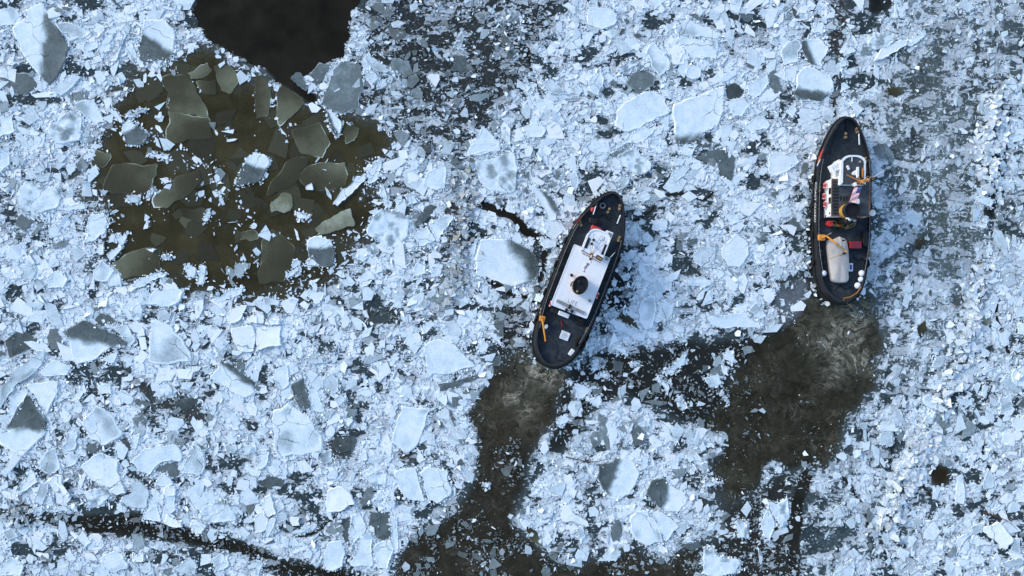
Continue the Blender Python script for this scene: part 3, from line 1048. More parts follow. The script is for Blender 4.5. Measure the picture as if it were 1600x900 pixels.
    loops.append(np.stack([last + ii, last + jj, np.full(n, len(fr) * n)], 1).ravel())
    tot.append(np.full(n, 3))
    return np.concatenate(V), np.concatenate(loops), np.concatenate(tot), np.concatenate(T), np.concatenate(D), cen


floe_objs, small, off = [], [[], [], [], [], []], 0
for i, (k, wet, poly) in enumerate(FLOES):
    V, Lp, Tt, tn, dt, cen = floe_mesh(k, wet, poly, i)
    if i < 300:
        V = V.copy()
        V[:, 0] -= cen[0]
        V[:, 1] -= cen[1]
        o = build_mesh("ice_floe", V, Lp, Tt, M_THIN if k in 'oyq' else M_ICE, {"tone": tn, "dirt": dt}, True)
        o.location = (cen[0], cen[1], 0)
        floe_objs.append((o, k, wet, poly))
    else:
        for lst, a in zip(small, (V, Lp + off, Tt, tn, dt)):
            lst.append(a)
        off += len(V)
small = [np.concatenate(a) for a in small]
so = build_mesh("small_floes", small[0], small[1], small[2], M_ICE, {"tone": small[3], "dirt": small[4]}, True)
so["kind"] = "stuff"
so["label"] = "scattered small white and grey ice pieces between the larger floes"
so["category"] = "ice pieces"

# ------------------------------------------------------------------ brash ice: broken shards, far too many to count
def shards(px, py, r, asp, ang, z, thick, tilt, tone, dirt, name, mat=None):
    n_all = len(px)
    sides = rng.choice([3, 4, 5, 6], n_all, p=[.06, .27, .37, .30])
    Vs, Ls, Ts, tn, dt = [], [], [], [], []
    off = 0
    for n in (3, 4, 5, 6):
        s = sides == n
        m = int(s.sum())
        if not m:
            continue
        a = (np.arange(n)[None] + rng.uniform(-0.42, 0.42, (m, n))) * (2 * math.pi / n)
        rr = rng.uniform(0.60, 1.2, (m, n)) * r[s][:, None]
        x, y = rr * np.cos(a), rr * np.sin(a)
        k = np.sqrt(asp[s])[:, None]
        x, y = x * k, y / k
        c, sn = np.cos(ang[s])[:, None], np.sin(ang[s])[:, None]
        x, y = x * c - y * sn, x * sn + y * c
        X0, Y0 = ((px[s] - 800) / S)[:, None], ((450 - py[s]) / S)[:, None]
        zt = z[s][:, None] + tilt[s, 0][:, None] * x + tilt[s, 1][:, None] * y
        th = thick[s][:, None]
        top = np.stack([X0 + x, Y0 + y, zt], -1)
        bot = np.stack([X0 + x * 1.02 - tilt[s, 0][:, None] * th * 0.6, Y0 + y * 1.02 - tilt[s, 1][:, None] * th * 0.6, zt - th], -1)
        V = np.concatenate([top, bot], 1)                       # m, 2n, 3
        b = off + np.arange(m)[:, None] * 2 * n
        ii = np.arange(n)
        jj = (ii + 1) % n
        q = np.stack([n + ii, n + jj, jj, ii], 1).ravel()
        L = np.concatenate([b + ii[None], b + q[None]], 1)
        Vs.append(V.reshape(-1, 3))
        Ls.append(L.ravel())
        Ts.append(np.tile(np.array([n] + [4] * n), m))
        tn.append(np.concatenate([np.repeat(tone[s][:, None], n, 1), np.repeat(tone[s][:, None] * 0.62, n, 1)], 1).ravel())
        dt.append(np.repeat(dirt[s], 2 * n))
        off += m * 2 * n
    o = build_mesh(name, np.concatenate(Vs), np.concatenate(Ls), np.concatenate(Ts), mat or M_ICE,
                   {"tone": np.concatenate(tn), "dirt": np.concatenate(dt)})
    o["kind"] = "stuff"
    return o


def scatter(n, rmin, rmax, power, zbase, seed, keep=1.0, flat=0.14, aspect=(1, 0.9, 5)):
    g = np.random.default_rng(seed)
    px, py = g.uniform(PX0 + 40, PX1 - 40, n), g.uniform(PY0 + 40, PY1 - 40, n)
    u = g.random(n)
    p = 1 - power
    r = (rmin ** p + u * (rmax ** p - rmin ** p)) ** (1 / p)
    r = r * look(size, px, py)
    d = look(dens_s, px, py) * keep
    ok = g.random(n) < d
    ok &= ~look(block, px, py)
    for k in range(4):
        a = k * math.pi / 2
        ok &= ~look(block, px + np.cos(a) * r * S, py + np.sin(a) * r * S)
    inside = np.zeros(n)
    for k in range(5):
        a = k * 2 * math.pi / 5
        inside += look(floe_mask, px + np.cos(a) * r * S * 0.55, py + np.sin(a) * r * S * 0.55)
    ok &= g.random(n) > (inside / 5) ** 0.7
    px, py, r = px[ok], py[ok], r[ok]
    n = len(px)
    W = look(white, px, py)
    tf = look(tone_f, px, py)
    cr = look(crust, px, py)
    snowy = g.random(n) < np.clip(W + (tf - 0.5) * 1.3 - 0.06, 0.05, 0.97)
    tone = np.where(snowy, g.normal(0.875, 0.08, n) * (0.60 + 0.40 * np.clip(W * 1.1, 0, 1)), g.normal(0.40, 0.16, n) * (0.55 + 0.45 * W))
    tone = np.where(cr > 0.5, np.maximum(tone, g.normal(0.78, 0.1, n)), tone)
    asp = aspect[0] + g.exponential(aspect[1], n)
    tilt = g.normal(0, 1, (n, 2)) * (flat * (0.5 + 0.5 * np.clip(0.3 / r, 0, 1.4)))[:, None]
    up_ = g.random(n) < 0.14 * np.clip(0.25 / r, 0.2, 1)
    tilt = np.where(up_[:, None], g.normal(0, 0.35, (n, 2)), tilt)
    tone = np.where(up_, g.normal(0.93, 0.05, n), tone)
    z = zbase + g.uniform(0, 0.05, n) + 0.03 * up_
    tr = look(track, px, py)
    ang = np.where(g.random(n) < tr * 0.8, math.pi / 2 - 0.12 + g.normal(0, 0.3, n), g.uniform(0, math.pi, n))
    tone = tone * (1 - 0.12 * tr * g.random(n))
    return (px, py, r, np.clip(asp, 1, aspect[2]), ang, z, 0.10 + 0.2 * r, tilt, np.clip(tone, 0.02, 1), np.clip(g.normal(0.0, 0.05, n), 0, 1) + 0.25 * (1 - W) * g.random(n))


def along(lines, n, spread, rmin, rmax, seed, tone_mu, dirt_mu, zmax, lean=0.12):
    g = np.random.default_rng(seed)
    segs = []
    for ln in lines:
        for a, b in zip(ln[:-1], ln[1:]):
            segs.append((a, b, math.hypot(b[0] - a[0], b[1] - a[1])))
    w = np.array([s[2] for s in segs])
    pick = g.choice(len(segs), n, p=w / w.sum())
    A = np.array([s[0] for s in segs])[pick]
    B = np.array([s[1] for s in segs])[pick]
    t = g.random((n, 1))
    q = A + (B - A) * t
    d = g.normal(0, 1, (n, 2)) * spread * (0.35 + 1.5 * vnoise(q[:, 1] / 26, q[:, 0] / 26, seed)[:, None] if spread > 5 else 1)
    px, py = q[:, 0] + d[:, 0], q[:, 1] + d[:, 1]
    r = rmin + (rmax - rmin) * g.random(n) ** 2.2
    hgt = zmax * np.exp(-(np.hypot(d[:, 0], d[:, 1]) / spread / 1.3) ** 2)
    ok = ~look(block, px, py) & ~look(block, px + r * S, py) & ~look(block, px - r * S, py) & ~look(block, px, py + r * S) & ~look(block, px, py - r * S)
    px, py, r, hgt = px[ok], py[ok], r[ok], hgt[ok]
    n = len(px)
    return (px, py, r, 1 + g.exponential(0.4, n), g.uniform(0, math.pi, n), 0.06 + hgt * g.uniform(0.5, 1, n), 0.2 + 0.5 * r, g.normal(0, lean, (n, 2)),
            np.clip(g.normal(tone_mu, 0.08, n), 0, 1), np.clip(g.normal(dirt_mu, 0.15, n), 0, 1))


def join(*sets):
    return [np.concatenate(c) for c in zip(*sets)]


# rims of crumbs round the snowy floes
rims = [[p for p in poly] + [poly[0]] for k, wet, poly in FLOES if k in 'wrpm']
rim_set = along(rims, 30000, 2.4, 0.05, 0.22, 5, 0.88, 0.02, 0.09, 0.3)
hull_lines = [hull_px(k, 0.45) + hull_px(k, 0.45)[:1] for k in "ab"]
hull_set = along(hull_lines, 420, 3.5, 0.12, 0.5, 6, 0.85, 0.0, 0.25, 0.35)
# small dirty crumbs floating in the churned channels
murk = list(scatter(60000, 0.06, 0.32, 2.3, 0.02, 31, 2.0, 0.08))
m_ = (look(dens, murk[0], murk[1]) < 0.62) & (look(dens, murk[0], murk[1]) > 0.02) & (murk[1] > 480)
murk = [a[m_] for a in murk]
murk[8] = np.clip(np.random.default_rng(4).normal(0.36, 0.17, len(murk[0])), 0.05, 0.9)
murk[9] = np.clip(np.random.default_rng(5).normal(0.22, 0.2, len(murk[0])), 0, 0.7)
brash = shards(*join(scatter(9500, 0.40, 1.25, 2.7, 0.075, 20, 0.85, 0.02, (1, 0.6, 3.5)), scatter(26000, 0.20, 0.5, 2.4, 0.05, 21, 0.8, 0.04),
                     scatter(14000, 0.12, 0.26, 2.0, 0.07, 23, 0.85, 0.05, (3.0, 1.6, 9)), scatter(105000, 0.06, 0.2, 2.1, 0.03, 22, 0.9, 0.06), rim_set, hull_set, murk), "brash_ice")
brash["label"] = "crushed white and grey brash ice covering the river between the floes"
brash["category"] = "brash ice"
ridge_lines = [[(1450, 660), (1435, 705), (1415, 745), (1400, 790), (1386, 828)], [(1556, 150), (1548, 200), (1550, 260), (1545, 300)], [(1535, 420), (1528, 470), (1500, 560), (1470, 640)]]
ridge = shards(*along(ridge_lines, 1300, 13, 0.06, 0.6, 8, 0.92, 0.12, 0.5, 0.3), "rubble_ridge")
ridge["label"] = "heaped pinkish ice rubble along the edge of the broken track"
ridge["category"] = "ice rubble"
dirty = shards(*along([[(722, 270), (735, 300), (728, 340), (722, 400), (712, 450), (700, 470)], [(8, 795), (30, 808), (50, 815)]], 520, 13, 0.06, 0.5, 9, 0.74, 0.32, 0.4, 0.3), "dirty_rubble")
dirty["label"] = "brown stained ice rubble heaped along an old crack"
dirty["category"] = "ice rubble"

# thin plates lying just awash in the brown pool
g = np.random.default_rng(55)
n = 150
px, py = g.uniform(150, 600, n), g.uniform(95, 475, n)
ok = (look(dens, px, py) < 0.4) & (py > 140 + 0.0 * px) | ((look(dens, px, py) < 0.4) & (px < 290))
px, py = px[ok], py[ok]
n = len(px)
r = g.uniform(0.5, 2.0, n)
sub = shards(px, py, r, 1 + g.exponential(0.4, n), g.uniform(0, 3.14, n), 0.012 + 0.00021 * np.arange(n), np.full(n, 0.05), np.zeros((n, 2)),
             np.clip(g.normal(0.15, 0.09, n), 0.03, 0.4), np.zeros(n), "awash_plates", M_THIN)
sub["label"] = "faint olive plates of thin ice awash in the brown pool"
sub["category"] = "thin ice"

# ------------------------------------------------------------------ boats: materials
def paint(name, col, rough=0.5, wear=0.15, metal=0.0, scale=3.0, spec=0.4):
    m, nt, b = new_mat(name)
    pos = N(nt, "ShaderNodeTexCoord").outputs["Object"]
    n1 = noise(nt, pos, scale, 5, 0.7)
    n2 = noise(nt, pos, scale * 0.22, 3, 0.6)
    k = math_n(nt, 'ADD', math_n(nt, 'MULTIPLY', n1, 0.6), math_n(nt, 'MULTIPLY', n2, 0.4))
    lo = tuple(c * (1 - 1.6 * wear) for c in col)
    hi = tuple(min(1, c * (1 + 1.2 * wear) + 0.01 * wear) for c in col)
    nt.links.new(ramp(nt, k, [(0.32, lo), (0.5, col), (0.7, hi)]), b.inputs["Base Color"])
    b.inputs["Roughness"].default_value = rough
    b.inputs["Metallic"].default_value = metal
    b.inputs["Specular IOR Level"].default_value = spec
    bump(nt, b, n1, 0.12, 0.02)
    return m


MT = dict(
    hull=paint("black_hull_paint", (0.014, 0.015, 0.016), 0.5, 0.35),
    deck=paint("dark_deck_coating", (0.034, 0.042, 0.048), 0.85, 0.3, scale=1.6, spec=0.2),
    roofgrey=paint("grey_roof_coating", (0.065, 0.075, 0.082), 0.85, 0.25, scale=1.6, spec=0.2),
    white=paint("white_paint", (0.82, 0.83, 0.82), 0.45, 0.05, scale=1.2),
    snow=paint("white_roof_paint", (0.86, 0.875, 0.88), 0.6, 0.05, scale=0.9),
    buff=paint("buff_paint", (0.50, 0.27, 0.06), 0.5, 0.1),
    orange=paint("orange_paint", (0.72, 0.27, 0.03), 0.5, 0.15),
    black=paint("black_paint", (0.009, 0.009, 0.010), 0.6, 0.3),
    rubber=paint("black_rubber", (0.018, 0.017, 0.016), 0.9, 0.3, spec=0.15),
    red=paint("red_paint", (0.52, 0.035, 0.03), 0.5, 0.15),
    maroon=paint("dark_red_paint", (0.20, 0.022, 0.035), 0.55, 0.15),
    blue=paint("blue_paint", (0.03, 0.07, 0.25), 0.5, 0.1),
    glass=paint("window_glass", (0.012, 0.016, 0.02), 0.08, 0.1, spec=0.5),
    steel=paint("grey_steel", (0.25, 0.255, 0.25), 0.5, 0.3),
    brown=paint("brown_varnish", (0.36, 0.14, 0.035), 0.5, 0.3),
    cap=paint("worn_rail", (0.022, 0.022, 0.024), 0.7, 0.5, scale=2.0),
    tarp=paint("grey_tarpaulin", (0.47, 0.43, 0.385), 0.75, 0.14, scale=1.0),
    bitt=paint("worn_brass_paint", (0.30, 0.22, 0.11), 0.5, 0.4),
    foam=paint("white_foam_rubber", (0.82, 0.81, 0.80), 0.6, 0.05),
    hose=paint("faded_hose", (0.42, 0.27, 0.11), 0.8, 0.3),
    ink=paint("faded_lettering", (0.34, 0.35, 0.35), 0.7, 0.2),
    bark=paint("wet_wood", (0.12, 0.075, 0.045), 0.9, 0.4),
)


def frosted(m):
    """Salt and rime dusted unevenly over a dark deck, with darker tracks where people walk."""
    nt = m.node_tree
    b = nt.nodes["Principled BSDF"]
    src = b.inputs["Base Color"].links[0].from_socket
    pos = N(nt, "ShaderNodeTexCoord").outputs["Object"]
    mr = N(nt, "ShaderNodeMapRange")
    mr.inputs["From Min"].default_value = 0.52
    mr.inputs["From Max"].default_value = 0.78
    nt.links.new(noise(nt, pos, 0.8, 7, 0.75), mr.inputs["Value"])
    nt.links.new(mix(nt, math_n(nt, 'MULTIPLY', mr.outputs[0], 0.30), src, (0.24, 0.25, 0.25)), b.inputs["Base Color"])


frosted(MT["deck"])
frosted(MT["roofgrey"])


class Shape:
    """Collects faces and links them as one mesh object."""

    def __init__(self):
        self.v, self.f = [], []

    def add(self, verts, faces):
        o = len(self.v)
        self.v += [tuple(p) for p in verts]
        self.f += [tuple(i + o for i in f) for f in faces]
        return self

    def prism(self, poly, z0, z1, bevel=0.0, top_scale=1.0):
        """poly: corners (x, y) anticlockwise; z may be a number or one per corner."""
        n = len(poly)
        cx, cy = sum(p[0] for p in poly) / n, sum(p[1] for p in poly) / n

        def ring(z, s, inset=0.0):
            out = []
            for x, y in poly:
                dx, dy = (x - cx) * s, (y - cy) * s
                L = math.hypot(dx, dy) or 1
                k = max(0, (L - inset * 1.2) / L)
                out.append((cx + dx * k, cy + dy * k, z))
            return out
        rs = [ring(z0, 1.0), ring(z1 - bevel, top_scale)]
        if bevel:
            rs.append(ring(z1, top_scale, bevel))
        v = [p for r in rs for p in r]
        f = [(k * n + i, k * n + (i + 1) % n, (k + 1) * n + (i + 1) % n, (k + 1) * n + i) for k in range(len(rs) - 1) for i in range(n)]
        f.append(tuple((len(rs) - 1) * n + i for i in range(n)))
        f.append(tuple(reversed(range(n))))
        return self.add(v, f)

    def box(self, cx, cy, z0, z1, sx, sy, rot=0.0, bevel=0.02):
        c, s = math.cos(rot), math.sin(rot)
        b = bevel
        q = [(-sx / 2 + b, -sy / 2), (sx / 2 - b, -sy / 2), (sx / 2, -sy / 2 + b), (sx / 2, sy / 2 - b), (sx / 2 - b, sy / 2), (-sx / 2 + b, sy / 2), (-sx / 2, sy / 2 - b), (-sx / 2, -sy / 2 + b)]
        return self.prism([(cx + x * c - y * s, cy + x * s + y * c) for x, y in q], z0, z1, bevel)

    def tube(self, pts, r, seg=8, closed=False, taper=None):
        pts = [Vector(p) for p in pts]
        n = len(pts)
        v, f = [], []
        prev = None
        for i, p in enumerate(pts):
            if closed:
                t = pts[(i + 1) % n] - pts[i - 1]
            else:
                t = pts[min(i + 1, n - 1)] - pts[max(i - 1, 0)]
            t.normalize()
            up = Vector((0, 0, 1)) if abs(t.z) < 0.9 else Vector((1, 0, 0))
            a = t.cross(up).normalized()
            b = t.cross(a)
            rr = r if taper is None else r + (taper - r) * i / max(1, n - 1)
            for k in range(seg):
                an = 2 * math.pi * k / seg
                v.append(p + a * math.cos(an) * rr + b * math.sin(an) * rr)
        for i in range(n if closed else n - 1):
            for k in range(seg):
                f.append((i * seg + k, i * seg + (k + 1) % seg, ((i + 1) % n) * seg + (k + 1) % seg, ((i + 1) % n) * seg + k))
        if not closed:
            f += [tuple(reversed(range(seg))), tuple((n - 1) * seg + k for k in range(seg))]
        return self.add(v, f)

    def lathe(self, prof, cx, cy, seg=24, sx=1.0, sy=1.0, rot=0.0):
        """prof: (radius, z) from the bottom up, closed with flat ends."""
        v, f = [], []
        c, s = math.cos(rot), math.sin(rot)
        for r, z in prof:
            for k in range(seg):
                a = 2 * math.pi * k / seg
                x, y = r * sx * math.cos(a), r * sy * math.sin(a)
                v.append((cx + x * c - y * s, cy + x * s + y * c, z))
        m = len(prof)
        for i in range(m - 1):
            for k in range(seg):
                f.append((i * seg + k, i * seg + (k + 1) % seg, (i + 1) * seg + (k + 1) % seg, (i + 1) * seg + k))
        f += [tuple(reversed(range(seg))), tuple((m - 1) * seg + k for k in range(seg))]
        return self.add(v, f)

    def ball(self, c, r, seg=18):
        prof = [(r * math.sin(math.pi * k / 12), c[2] - r * math.cos(math.pi * k / 12)) for k in range(1, 12)]
        return self.lathe(prof, c[0], c[1], seg)

    def build(self, name, mat, parent=None, smooth=False):
        me = bpy.data.meshes.new(name)
        me.from_pydata([tuple(p) for p in self.v], [], self.f)
        bm = bmesh.new()
        bm.from_mesh(me)
        bmesh.ops.recalc_face_normals(bm, faces=bm.faces)
        bm.to_mesh(me)
        bm.free()
        if smooth:
            me.polygons.foreach_set("use_smooth", [True] * len(me.polygons))
            if hasattr(me, "set_sharp_from_angle"):
                me.set_sharp_from_angle(angle=math.radians(40))
        me.materials.append(MT[mat] if isinstance(mat, str) else mat)
        o = bpy.data.objects.new(name, me)
        COL.objects.link(o)
        if parent is not None:
            o.parent = parent
        return o


def empty(name, loc, rot, label, cat, group=None):
    o = bpy.data.objects.new(name, None)
    COL.objects.link(o)
    o.location = loc
    o.rotation_euler = (0, 0, rot)
    o["label"] = label
    o["category"] = cat
    if group:
        o["group"] = group
    return o


def tag(o, label, cat, group=None):
    o["label"] = label
    o["category"] = cat
    if group:
        o["group"] = group
    return o


def spline(pts, n):
    pts = np.array(pts, float)
    p = np.concatenate([[2 * pts[0] - pts[1]], pts, [2 * pts[-1] - pts[-2]]])
    out = []
    for i in range(1, len(p) - 2):
        for t in np.linspace(0, 1, n, endpoint=False):
            a, b, c, d = p[i - 1], p[i], p[i + 1], p[i + 2]
            out.append(0.5 * (2 * b + (c - a) * t + (2 * a - 5 * b + 4 * c - d) * t * t + (3 * b - a - 3 * c + d) * t ** 3))
    out.append(pts[-1])
    return np.array(out)


HALF = spline(HULL_ST, 4)                    # (y, half breadth) from stern to bow
HALF[:, 1] = np.maximum(HALF[:, 1], 0)


def deck_z(y):
    return 1.25 + 0.85 * np.clip((y - 1) / 9, 0, 1) ** 1.7 + 0.15 * np.clip((-y - 4) / 6, 0, 1) ** 2


def top_z(y):
    return deck_z(y) + 0.72 + 0.12 * np.clip((y - 5) / 5, 0, 1)


def tumble(y):
    return 0.04 + 0.20 * sstep(-3.0, -6.5, np.asarray(y, float))


def ring_pts(level):
    """Right-hand half outline (stern to bow) of one ring of the hull: arrays x, y, z."""
    y, b = HALF[:, 0].copy(), HALF[:, 1].copy()
    dz, tz = deck_z(y), top_z(y)

    def inset(d):
        k = np.where(b > 1e-6, np.maximum(b - d, 0) / np.maximum(b, 1e-6), 1)
        return b * k, y * (1 - d / 9.95)
    if level == 'keel': x, yy, z = b * 0.80, y * 0.90 - 0.15, np.full_like(y, -0.6)
    elif level == 'water': x, yy, z = b * 0.965, y * 0.975 - 0.08, np.full_like(y, 0.15)
    elif level == 'belt': x, yy, z = b * 1.0, y, dz - 0.05
    elif level == 'belt2':
        x, yy = inset(0.02)
        z = dz + 0.12
    elif level == 'top':
        x, yy = inset(tumble(y))
        z = tz
    elif level == 'topin':
        x, yy = inset(tumble(y) + 0.13)
        z = tz
    elif level == 'deckin':
        x, yy = inset(0.16)
        z = dz
    return x, yy, z


def full_ring(level):
    x, y, z = ring_pts(level)
    r = list(zip(x, y, z))
    return r + [(-a, b, c) for a, b, c in reversed(r[1:-1])]


def hull_at(y, t, side, out=0.0):
    """A point on the bulwark and hull side: t 0 waterline .. 1 deck belt .. 2 bulwark top."""
    a, b = ('water', 'belt') if t <= 1 else ('belt2', 'top')
    k = t if t <= 1 else t - 1
    p = []
    for lv in (a, b):
        x, yy, z = ring_pts(lv)
        p.append((np.interp(y, yy, x), np.interp(y, yy, z)))
    return (side * (p[0][0] * (1 - k) + p[1][0] * k + out), y, p[0][1] * (1 - k) + p[1][1] * k)


def rounded_front(hw, y0, y1, r, n=6):
    pts = [(-hw, y0), (hw, y0)]
    for k in range(n + 1):
        a = math.pi / 2 * k / n
        pts.append((hw - r + r * math.cos(a), y1 - r * 0.75 + r * 0.75 * math.sin(a)))
    for k in range(n + 1):
        a = math.pi / 2 + math.pi / 2 * k / n
        pts.append((-hw + r + r * math.cos(a), y1 - r * 0.75 + r * 0.75 * math.sin(a)))
    return pts


def lettering(text, size_, mat, name, parent, place, spacing=1.0):
    cu = bpy.data.curves.new("lettering", 'FONT')
    cu.body = text
    cu.size = size_
    cu.space_character = spacing
    cu.resolution_u = 3
    tmp = bpy.data.objects.new("lettering", cu)
    COL.objects.link(tmp)
    me = bpy.data.meshes.new_from_object(tmp)
    COL.objects.unlink(tmp)
    bpy.data.objects.remove(tmp)
    for v in me.vertices:
        v.co = place(v.co.x, v.co.y)
    me.materials.clear()
    me.materials.append(MT[mat])
    me.name = name
    o = bpy.data.objects.new(name, me)
    COL.objects.link(o)
    o.parent = parent
    return o


def flag_material():
    m, nt, b = new_mat("striped_flag_cloth")
    u, v = attr(nt, "u").outputs["Fac"], attr(nt, "v").outputs["Fac"]
    st = math_n(nt, 'GREATER_THAN', math_n(nt, 'MODULO', math_n(nt, 'MULTIPLY', v, 13.0), 2.0), 1.0)
    c = mix(nt, st, (0.50, 0.05, 0.07), (0.75, 0.74, 0.74))
    can = math_n(nt, 'MULTIPLY', math_n(nt, 'LESS_THAN', u, 0.4), math_n(nt, 'GREATER_THAN', v, 0.46))
    c = mix(nt, can, c, (0.05, 0.07, 0.19))
    nt.links.new(c, b.inputs["Base Color"])
    b.inputs["Roughness"].default_value = 0.8
    return m


M_FLAG = flag_material()


def make_flag(root, p0, along_v, down_v, seed):
    """Ensign: hoist runs from p0 along down_v, the fly streams along along_v."""
    nu, nv = 16, 10
    V, U, W = [], [], []
    a, d = Vector(along_v), Vector(down_v)
    nrm = a.cross(d).normalized()
    for j in range(nv + 1):
        for i in range(nu + 1):
            u, v = i / nu, 1 - j / nv
            w = math.sin(u * 7 + seed + v * 1.5) * 0.10 * u + 0.05 * math.sin(u * 13 + v * 4)
            p = Vector(p0) + a * u + d * (1 - v) + nrm * w
            V.append(p)
            U.append(u)
            W.append(v)
    F = [(j * (nu + 1) + i, j * (nu + 1) + i + 1, (j + 1) * (nu + 1) + i + 1, (j + 1) * (nu + 1) + i) for j in range(nv) for i in range(nu)]
    o = build_mesh("flag", np.array([tuple(p) for p in V]), np.array(F).ravel(), np.full(len(F), 4), M_FLAG, {"u": U, "v": W}, True)
    o.parent = root
    return o


def make_tug(key, name, label):
    loc, rot = BOATS[key]
    root = empty(name, (loc[0], loc[1], 0), rot, label, "tugboat", "tugboats breaking the river ice")
    c, s = math.cos(-rot), math.sin(-rot)

    def L(px, py, z):
        x, y, _ = P(px, py, z)
        x, y = x - loc[0], y - loc[1]
        return (x * c - y * s, x * s + y * c, z)
    # hull with bulwark
    sh = Shape()
    rings = [full_ring(k) for k in ('keel', 'water', 'belt', 'belt2', 'top', 'topin', 'deckin')]
    n = len(rings[0])
    sh.add([p for r in rings for p in r], [(k * n + i, k * n + (i + 1) % n, (k + 1) * n + (i + 1) % n, (k + 1) * n + i) for k in range(len(rings) - 1) for i in range(n)])
    hull = sh.build("hull", "hull", root, True)
    # deck
    x, y, z = ring_pts('deckin')
    m = len(x)
    sh = Shape()
    v = []
    for i in range(m):
        for t in (-1, -0.5, 0, 0.5, 1):
            v.append((x[i] * t * 1.01, y[i], z[i] + 0.004 + 0.05 * (1 - t * t)))
    sh.add(v, [(i * 5 + j, i * 5 + j + 1, (i + 1) * 5 + j + 1, (i + 1) * 5 + j) for i in range(m - 1) for j in range(4)])
    sh.build("deck", "deck", root, True)
    # worn cap on the bulwark
    sh = Shape()
    a, b = full_ring('top'), full_ring('topin')
    lift = lambda r, dz: [(p[0], p[1], p[2] + dz) for p in r]
    sh.add(lift(a, 0.004) + lift(a, 0.05) + lift(b, 0.05) + lift(b, 0.004), [(k * n + i, k * n + (i + 1) % n, (k + 1) * n + (i + 1) % n, (k + 1) * n + i) for k in range(3) for i in range(n)])
    sh.build("bulwark_cap", "cap", root)
    # rubbing strakes
    rb = [(p[0] * 1.018, p[1] * 1.006, p[2]) for p in full_ring('belt')]
    Shape().tube(rb, 0.085, 8, True).build("rubbing_strake", "rubber", root, True)
    rb = [(p[0] * 0.985, p[1] * 0.99, 0.15 + (p[2] - 0.15) * 0.55) for p in full_ring('belt')]
    Shape().tube(rb, 0.06, 6, True).build("rubbing_strake", "rubber", root, True)
    # slanted coloured bands near the bow, both sides
    for side in (-1, 1):
        for nm, y0, y1, mat in (("red_band", 5.0, 6.15, "red"), ("white_band", 4.72, 4.96, "white"), ("blue_band", 4.5, 4.68, "blue")):
            sh = Shape()
            k = 6
            v = []
            for j in range(k + 1):
                t = 0.35 + 1.62 * j / k
                if 1.0 < t < 1.1: t = 1.1
                for i in range(4):
                    v.append(hull_at(y0 + (y1 - y0) * i / 3 + 0.55 * (t - 1), t, side, 0.012 if t < 0.9 or t > 1.05 else 0.1))
            sh.add(v, [(j * 4 + i, j * 4 + i + 1, j * 4 + i + 5, j * 4 + i + 4) for j in range(k) for i in range(3)])
            sh.build(nm, mat, root)

    # low guard rails inside the bulwark
    for side in (-1, 1):
        sh = Shape()
        xs, ys, zs = ring_pts('deckin')
        yy = np.linspace(-6.4, 5.4, 28)
        xx = np.interp(yy, ys, xs) - 0.10 - (tumble(yy) - 0.04)
        zz = top_z(yy) + 0.28
        sh.tube([(side * a_, b_, c_) for a_, b_, c_ in zip(xx, yy, zz)], 0.022, 5)
        for i in range(0, 28, 3):
            sh.tube([(side * xx[i], yy[i], float(deck_z(yy[i]))), (side * xx[i], yy[i], zz[i])], 0.02, 5)
        sh.build("guard_rail", "steel", root)
    # tyres hung outside along both sides
    for side in (-1, 1):
        for y_ in (-5.6, -2.6, 0.6, 3.4):
            c_ = Vector(hull_at(y_, 0.95, side, 0.16))
            sh = Shape()
            sh.tube([(c_.x, c_.y + 0.32 * math.cos(a_), c_.z - 0.1 + 0.32 * math.sin(a_)) for a_ in [2 * math.pi * k / 16 for k in range(16)]], 0.12, 8, True)
            sh.build("tyre_fender", "rubber", root, True)

    def bitts(px, py, ang, mat="bitt"):
        z = float(deck_z(L(px, py, 1.6)[1]))
        x, y, _ = L(px, py, z + 0.4)
        sh = Shape()
        sh.box(x, y, z, z + 0.06, 0.26, 0.6, ang)
        for k in (-1, 1):
            cx, cy = x - math.sin(ang) * 0.19 * k, y + math.cos(ang) * 0.19 * k
            sh.lathe([(0.09, z + 0.05), (0.09, z + 0.36), (0.15, z + 0.40), (0.15, z + 0.47), (0.10, z + 0.5)], cx, cy, 12)
        sh.build("mooring_bitts", mat, root, True)
    return root, L, bitts, hull


def windows_on(root, pts):
    """pts: (centre, tangent, width, z0, z1, normal)"""
    for (cx, cy), (tx, ty), w, z0, z1, (nx, ny) in pts:
        def quad(w_, a, b, o1, o2):
            q = []
            for o in (o1, o2):
                for sx, zz in ((-1, a), (1, a), (1, b), (-1, b)):
                    q.append((cx + tx * w_ / 2 * sx + nx * o, cy + ty * w_ / 2 * sx + ny * o, zz))
            return q, [(4, 5, 6, 7), (0, 1, 5, 4), (1, 2, 6, 5), (2, 3, 7, 6), (3, 0, 4, 7)]
        fr = Shape().add(*quad(w + 0.1, z0 - 0.05, z1 + 0.05, -0.01, 0.02)).build("window", "steel", root)
        Shape().add(*quad(w, z0, z1, 0.0, 0.035)).build("pane", "glass", fr)


